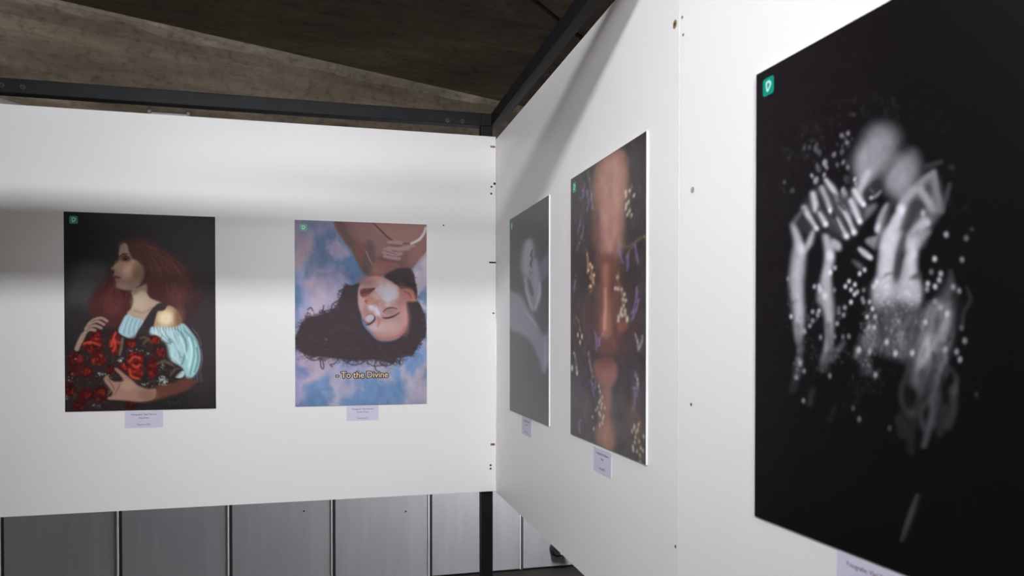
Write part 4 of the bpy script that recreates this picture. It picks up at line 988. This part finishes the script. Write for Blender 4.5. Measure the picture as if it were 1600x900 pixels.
    S(h6, [(540, 10), (525, 90), (490, 190), (455, 260)], [7, 8, 7, 3], 158, 7, 0.9); S(h4, [(670, 620), (660, 700), (620, 820)], [4, 5, 5], 136, 5, 0.8)
    S(h6, [(640, 110), (650, 180), (610, 250)], [3, 4, 4], 112, 4, 0.7)
    S(h4, [(690, 300), (690, 420), (650, 520)], [3, 4, 3], 70, 6, 0.7); S(h4, [(810, 420), (840, 520), (790, 620), (780, 740)], [2, 3, 3, 2], 66, 4, 0.7)
    S(h4, [(720, 480), (770, 560)], [5, 4], 34, 5, 0.7)
    for q, v in (([(480, 720), (450, 850), (440, 900)], 108), ([(350, 690), (330, 800), (350, 880)], 100), ([(160, 640), (180, 760), (170, 860)], 50), ([(560, 560), (520, 640)], 120), ([(600, 620), (590, 720)], 84), ([(450, 640), (440, 700), (460, 760)], 60), ([(330, 600), (320, 660)], 44)):
        S(h4, q, [3, 4, 3][:len(q)], v, 4, 0.7)
    for q, v, ww in (([(620, 260), (600, 380), (560, 480), (560, 600), (530, 740), (500, 850)], 92, 3.0), ([(560, 470), (500, 540), (470, 620), (500, 720)], 66, 3.2), ([(600, 450), (590, 580), (560, 680)], 60, 5), ([(380, 260), (330, 400), (330, 500), (370, 580), (420, 600)], 60, 3), ([(480, 400), (450, 520), (400, 620)], 52, 4), ([(700, 260), (740, 320)], 56, 3), ([(710, 420), (720, 560), (680, 700)], 56, 5), ([(650, 560), (620, 760)], 46, 5), ([(740, 360), (730, 440)], 70, 3), ([(420, 660), (400, 800), (400, 900)], 40, 5), ([(320, 640), (340, 760)], 42, 7), ([(460, 260), (430, 360)], 84, 5), ([(520, 280), (480, 420)], 64, 6)):
        S(h6, q, np.array(ww)*1.4, v*1.12, 7, 0.65)
    for q in ([(580, 220), (540, 330), (500, 440)], [(400, 380), (380, 480), (400, 540)], [(560, 130), (590, 200)], [(640, 520), (600, 640)]):
        S(h6, q, [2, 4, 3][:len(q)], 36, 4, 0.6)
    for i in range(260):
        x = rs.uniform(120, 720); y = rs.uniform(520, 1150); l = rs.uniform(30, 110)
        if x < 420 and y > 900: continue
        f0 = max(0.2, 1-max(0, y-900)/320)
        S(h4, [(x, y), (x-l*0.1, y+l*0.5), (x-l*0.26, y+l)], rs.uniform(0.5, 1.6), rs.choice([150, 110, 40, 34, 84])*f0, 2.0, 0.3)
    S(c_, [(740, 575), (705, 680), (665, 800)], [3.0, 4.6, 2.2], 72, 5, 0.85); S(c_, [(765, 540), (750, 640), (700, 780)], [2, 3, 2], 40, 7, 0.6)
    # trailing ends
    for q, v, ww in (([(130, 0), (140, 140), (150, 200)], 84, 4), ([(160, 200), (130, 340), (120, 450)], 78, 4.5), ([(390, 0), (400, 150), (420, 300)], 84, 5), ([(400, 260), (340, 380)], 60, 6), ([(140, 300), (150, 340)], 140, 3), ([(470, 230), (520, 160)], 92, 3.5), ([(640, 210), (630, 280)], 130, 3.5), ([(690, 150), (760, 60)], 84, 6), ([(700, 280), (720, 400)], 60, 9), ([(120, 450), (90, 560)], 44, 6), ([(260, 570), (230, 690)], 46, 4), ([(450, 720), (410, 840)], 40, 3)):
        S(h5, q, ww, v, 5, 0.75)
    # tiny flowers: bright soft beads with darker hearts
    def beads(f_, x, y, rx, ry, n, v, r=(0.9, 2.2), a=0.75):
        for _ in range(n):
            dx, dy = rs.normal(size=2)*0.5; q = rs.uniform(*r)*0.9
            X0, Y0 = one(f_, x+dx*rx, y+dy*ry); vv = v*rs.uniform(0.7, 1.1)
            p.ell(X0, Y0, q*0.8, q*1.15, gr(vv), a*rs.uniform(0.45, 1.0), 1.1, rs.uniform(-0.6, 0.6))
    for q in ((535, 450, 1), (565, 405, 1), (615, 435, 1), (582, 480, 1), (612, 520, 1), (582, 588, 1), (655, 340, 1), (697, 308, 1), (635, 500, .8), (765, 650, 1), (720, 720, .9), (787, 720, .8), (735, 815, .9), (780, 815, .9), (690, 485, .5), (445, 285, .8), (270, 445, .7), (310, 440, .8), (70, 705, .9), (255, 665, .7), (310, 660, .8), (255, 745, .7), (232, 790, .6), (187, 840, .7), (465, 775, .7), (530, 635, .7), (520, 700, .7), (480, 680, .5), (480, 640, .4), (800, 415, 1), (775, 455, 1), (740, 590, .8), (680, 560, .6), (690, 590, .6), (45, 370, .5), (300, 700, .6), (440, 480, .5)):
        E(h3, q[0], q[1], 2.7, 3.6, 190*q[2]+20, 0.9, 1.0, 0.2)
    for q in ((570, 200, 1), (775, 210, .6), (520, 390, 1), (575, 415, 1), (605, 365, .9), (617, 315, .9), (515, 435, .7), (545, 300, .5), (575, 530, .6), (615, 575, .7), (655, 15, .7), (805, 45, .5), (505, 690, .9), (710, 420, .7), (755, 450, .6), (800, 840, .7), (775, 740, .4), (665, 630, .9)):
        E(h4, q[0], q[1], 3.2, 4.4, 180*q[2]+24, 0.9, 1.0)
    for q in ((740, 125, .8), (765, 185, .9), (800, 40, .6), (408, 128, 1), (280, 130, 1), (215, 40, 1), (5, 100, 1), (130, 295, .6), (655, 105, .8), (10, 640, .4), (240, 715, .3), (85, 110, .8), (890, 460, .25)):
        E(h6, q[0], q[1], 3.2, 5.0, 170*q[2]+20, 0.85, 1.0, 0.15)
    for q in ((180, 663, .6), (655, 833, .4), (605, 735, .35), (565, 100, .6), (515, 105, .5), (325, 105, .6), (795, 445, .7), (405, 445, .6), (150, 330, .7), (185, 400, .6), (120, 455, .6), (445, 100, .5), (185, 50, .6), (745, 235, .7)):
        E(h5, q[0], q[1], 2.6, 4.0, 180*q[2]+20, 0.85, 1.0)
    beads(h4, 190, 450, 80, 110, 60, 205); beads(h4, 360, 480, 90, 110, 40, 200); beads(h4, 280, 720, 60, 190, 60, 170); beads(h4, 100, 780, 70, 130, 60, 150, (0.8, 1.8)); beads(h4, 320, 860, 60, 100, 30, 160)
    beads(h4, 560, 560, 120, 90, 24, 110); beads(h4, 480, 650, 80, 60, 16, 140)
    beads(h5, 740, 130, 70, 170, 60, 140, (0.8, 1.8)); beads(h5, 720, 420, 130, 190, 60, 90, (0.9, 2.2), 0.6); beads(h5, 650, 600, 100, 150, 34, 66, (0.9, 2.0), 0.6); beads(h5, 480, 230, 60, 110, 26, 110); beads(h5, 340, 380, 90, 120, 34, 84); beads(h5, 140, 370, 60, 110, 34, 110); beads(h5, 250, 200, 60, 110, 16, 70); beads(h5, 170, 40, 50, 150, 18, 96); beads(h5, 240, 670, 50, 60, 10, 56)
    beads(h3, 500, 690, 70, 90, 26, 110); beads(h3, 260, 700, 60, 110, 18, 110); beads(h3, 60, 640, 50, 220, 22, 70); beads(h3, 330, 470, 50, 70, 8, 150); beads(h3, 720, 600, 70, 130, 16, 90); beads(h3, 740, 800, 70, 110, 30, 150)
    beads(h6, 60, 130, 70, 160, 40, 110, (1.0, 2.4)); beads(h6, 270, 80, 90, 130, 30, 120); beads(h6, 170, 310, 100, 90, 24, 76, (1.0, 2.4), 0.6); beads(h6, 60, 400, 90, 120, 24, 54, (1, 2.6), 0.6); beads(h6, 620, 220, 90, 140, 18, 110, (1, 2.6)); beads(h6, 730, 420, 60, 140, 16, 66, (1, 2.6), 0.6)
    beads(a_, 440, 280, 60, 160, 22, 96, (1, 2.4)); beads(a_, 260, 260, 60, 70, 16, 72, (1, 2.4)); beads(a_, 490, 95, 40, 16, 6, 84); beads(a_, 250, 110, 20, 50, 5, 52); beads(a_, 110, 500, 30, 70, 6, 66); beads(a_, 1100, 480, 60, 120, 16, 50, (1.2, 3), 0.5); beads(a_, 1090, 640, 60, 120, 12, 44, (1.2, 3), 0.5)
    for x, y, r, v in ((425, 205, 3.2, 110), (460, 195, 2.8, 120), (455, 248, 3.2, 110), (380, 318, 3, 96), (1017, 795, 3.6, 140), (1160, 770, 3, 74), (1128, 822, 3.4, 92), (145, 520, 3, 60), (100, 468, 2.5, 72)):
        E(a_, x, y, r, r*1.1, v, 0.9, 1.0)
    lum = p.img.mean(2, keepdims=True)
    p.img += np.clip(lum*1.6, 0, 1)*p.noise(9, 0.06, 0.8, 1.2)[..., None]
    p.blur(0.75)
    p.img += p.noise(5, 0.006)[..., None]
    return p

PIC = dict(roses=paint_roses(), sky=paint_sky(), study=paint_study(), flowers=paint_flowers(), hands=paint_hands())

def print_mat(name, rough=0.4, spec=0.5):
    m, t, b = nt(name)
    a = t.nodes.new('ShaderNodeAttribute'); a.attribute_name = 'print'
    t.links.new(a.outputs['Color'], b.inputs['Base Color'])
    n = t.nodes.new('ShaderNodeTexNoise'); n.inputs['Scale'].default_value = 900
    bp = t.nodes.new('ShaderNodeBump'); bp.inputs['Strength'].default_value = 0.04; bp.inputs['Distance'].default_value = 0.001
    t.links.new(n.outputs['Fac'], bp.inputs['Height']); t.links.new(bp.outputs[0], b.inputs['Normal'])
    b.inputs['Roughness'].default_value = rough
    b.inputs['Specular IOR Level'].default_value = spec
    return m
M['satin'] = print_mat('satin_print', 0.4, 0.5)
M['matte'] = print_mat('matte_print', 0.5, 0.12)

# ------------------------------------------------------------------ lettering
def text_mesh(name, body, size, m, parent, loc, offset=0.0, align='CENTER', xs=1.0):
    cu = bpy.data.curves.new(name, 'FONT'); cu.body = body; cu.size = size
    cu.align_x = align; cu.align_y = 'CENTER'; cu.offset = offset; cu.resolution_u = 3
    tmp = bpy.data.objects.new('tmp', cu); COL.objects.link(tmp)
    dg = bpy.context.evaluated_depsgraph_get()
    me = bpy.data.meshes.new_from_object(tmp.evaluated_get(dg))
    bpy.data.objects.remove(tmp); bpy.data.curves.remove(cu)
    # text lies in local XY -> stand it up in XZ facing -Y
    me.transform(Matrix.Rotation(R(90), 4, 'X') @ Matrix.Scale(xs, 4, (1, 0, 0)))
    me.name = name
    me.materials.clear()
    o = link(name, me, m, parent); o.location = loc
    return o

def rounded(w_, h_, r, n=5):
    pts = []
    for cx, cy, a0 in ((w_/2-r, h_/2-r, 0), (-w_/2+r, h_/2-r, 90), (-w_/2+r, -h_/2+r, 180), (w_/2-r, -h_/2+r, 270)):
        for k in range(n+1):
            a = R(a0+90*k/n); pts.append((cx+r*math.cos(a), cy+r*math.sin(a)))
    return pts
def emblem(parent, x, z, y, s):
    e = poly_obj('emblem', [(x+a*s, y, z+b*s) for a, b in rounded(1, 1, 0.18)], M['green'], parent)
    # small pointed badge: a ring, wide and round at the top, narrowing to a blunt foot
    out = [(-0.24, 0.22), (-0.16, 0.30), (0.02, 0.32), (0.20, 0.26), (0.29, 0.12), (0.26, -0.02), (0.10, -0.20), (0.02, -0.30), (-0.10, -0.31), (-0.17, -0.24)]
    inn = [(-0.11, 0.14), (-0.05, 0.18), (0.03, 0.18), (0.11, 0.14), (0.14, 0.07), (0.10, -0.02), (0.03, -0.10), (0.0, -0.14), (-0.04, -0.14), (-0.07, -0.10)]
    bm = bmesh.new()
    vo = [bm.verts.new((x+a*s, y-0.0003, z+b*s)) for a, b in out]; vi = [bm.verts.new((x+a*s, y-0.0003, z+b*s)) for a, b in inn]
    n = len(out)
    for k in range(n): bm.faces.new((vo[k], vo[(k+1) % n], vi[(k+1) % n], vi[k]))
    bm_obj('emblem_mark', bm, M['mint'], e)
    return e

BT = 0.0034   # thickness of the mounted boards
def place_print(pic, label, plane, left, width, vtop, gain, veil=0.0, fn=None, finish='satin', height=H):
    """plane: 'A','B','C'; left: photo x of the left edge; width in metres along the wall"""
    ztop = EYE+vtop*H
    if plane == 'A':
        p = onA(left, 450, -BT); rz = 0.0; loc = Vector((p.x+width/2, 0.0, ztop-height))
    elif plane == 'B':
        p = onB(left, 450, -BT); rz = R(-90); loc = Vector((0.0, p.y-width/2, ztop-height))
    else:
        q_ = onC(left, 450); c_ = CM @ Vector((0, q_.y-width/2, 0)); rz = R(-90)+CANG
        loc = Vector((c_.x, c_.y, ztop-height))
    t = thing('photo_print', label, 'photograph', loc, rz)
    box('board', -width/2, width/2, -BT, 0.0, 0, height, M['board'], t, bev=0.0003)
    me = pic.mesh('printed_image', width-0.001, height-0.001, gain, veil, fn)
    o = link('printed_image', me, M[finish], t); o.location = (0, -BT-0.0003, 0.0005)
    emblem(t, -width/2+0.0315, height-0.0285, -BT-0.0006, 0.027)
    return t
def place_card(label, plane, px, py, wd, ht, lines, dz=0.0):
    """px,py: photo position of the upper-left corner"""
    if plane == 'A': p = onA(px, py); rz = 0.0; loc = Vector((p.x+wd/2, 0, p.z-ht))
    elif plane == 'B': p = onB(px, py); rz = R(-90); loc = Vector((0, p.y-wd/2, p.z-ht))
    else:
        q_ = onC(px, py); loc = CM @ Vector((0, q_.y-wd/2, q_.z-ht)); rz = R(-90)+CANG
    t = thing('caption_card', label, 'caption card', loc, rz)
    box('card', -wd/2, wd/2, -0.0008, 0.0003, 0, ht, M['card'], t)
    for (txt, fz, sz, sx) in lines:
        text_mesh('lettering', txt, sz, M['ink'], t, (0, -0.0011, ht*fz), offset=sz*0.012, xs=sx)
    return t
def unshade(Y, edge, low):
    t = np.clip((Y-edge+14)/28, 0, 1); return low+(1-low)*t*t*(3-2*t)
WP = 0.495
pr1 = place_print(PIC['roses'], 'dark portrait print of a red-haired woman in profile hugging a rose bouquet', 'A', 100, WP, 0.611, 1.22, veil=0.004, fn=lambda X, Y: unshade(Y, 432, 0.55), finish='matte')
pr2 = place_print(PIC['sky'], 'pastel sky print of an upside-down woman with loose dark curls, captioned To the Divine', 'A', 460.5, WP, 0.611, 1.10, fn=lambda X, Y: unshade(Y, 436, 0.70), finish='matte')
pr3 = place_print(PIC['study'], 'grey monochrome print of a pale face and raised arm, nearest the panel corner', 'B', 796.6, WP, 0.600, 1.3, veil=0.025)
pr4 = place_print(PIC['flowers'], 'brown print of a face half hidden by dark hair and lavender sprigs', 'B', 891.8, WP, 0.607, 1.35, veil=0.03)
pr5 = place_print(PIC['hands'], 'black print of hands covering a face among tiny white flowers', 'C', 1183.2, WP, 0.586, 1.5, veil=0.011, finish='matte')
# caption set inside the sky picture
u0, v0 = PIC['sky'].uv(564.5, 586.0)
ou = text_mesh('lettering_outline', '- To the Divine', 0.0335, M['brownink'], pr2, (-WP/2+u0*WP, -BT-0.0006, H*(1-v0)), offset=0.0008, xs=0.94)
ob = bmesh.new()
for k in range(10):      # a dark contour of even width all round each letter
    n0 = len(ob.verts); ob.from_mesh(ou.data); ob.verts.ensure_lookup_table()
    dv = Vector((0.0030*math.cos(k*math.pi/5), 0.00001*k, 0.0030*math.sin(k*math.pi/5)))
    for v_ in ob.verts[n0:]: v_.co += dv
ob.to_mesh(ou.data); ob.free()
text_mesh('lettering', '- To the Divine', 0.0335, M['cream'], pr2, (-WP/2+u0*WP, -BT-0.0010, H*(1-v0)), offset=0.0002, xs=0.94)
place_card('lilac caption card under the rose bouquet portrait', 'A', 195, 643, 0.125, 0.060, [('Fotografie: Vlad Damaci', 0.80, 0.0088, 0.98), ('Expunere,', 0.60, 0.0088, 0.95), ('Bucuresti 2022', 0.20, 0.0076, 0.95)])
place_card('lilac caption card under the upside-down sky portrait', 'A', 541.5, 634, 0.120, 0.058, [('Fotografie: Vlad Damaci', 0.76, 0.0084, 0.98), ('To the Divine', 0.57, 0.0084, 0.98), ('Bucuresti 22', 0.16, 0.0078, 0.95)])
place_card('lilac caption card under the grey study of a raised arm', 'B', 816, 650, 0.120, 0.060, [('Fotografie: Vlad Damaci', 0.80, 0.0088, 0.98), ('Contur', 0.60, 0.0088, 0.95), ('Bucuresti 22', 0.20, 0.0078, 0.95)])
place_card('lilac caption card under the lavender and hair portrait', 'B', 928, 697, 0.120, 0.060, [('Fotografie: Vlad Damaci', 0.80, 0.0088, 0.98), ('Floral', 0.60, 0.0088, 0.95), ('Bucuresti 22', 0.20, 0.0078, 0.95)])
place_card('lilac caption card under the black print of hands', 'C', 1308.5, 860, 0.120, 0.060, [('Fotografie: Vlad Damaci', 0.80, 0.0088, 0.98), ('Maini', 0.60, 0.0088, 0.95), ('Bucuresti 22', 0.20, 0.0078, 0.95)])
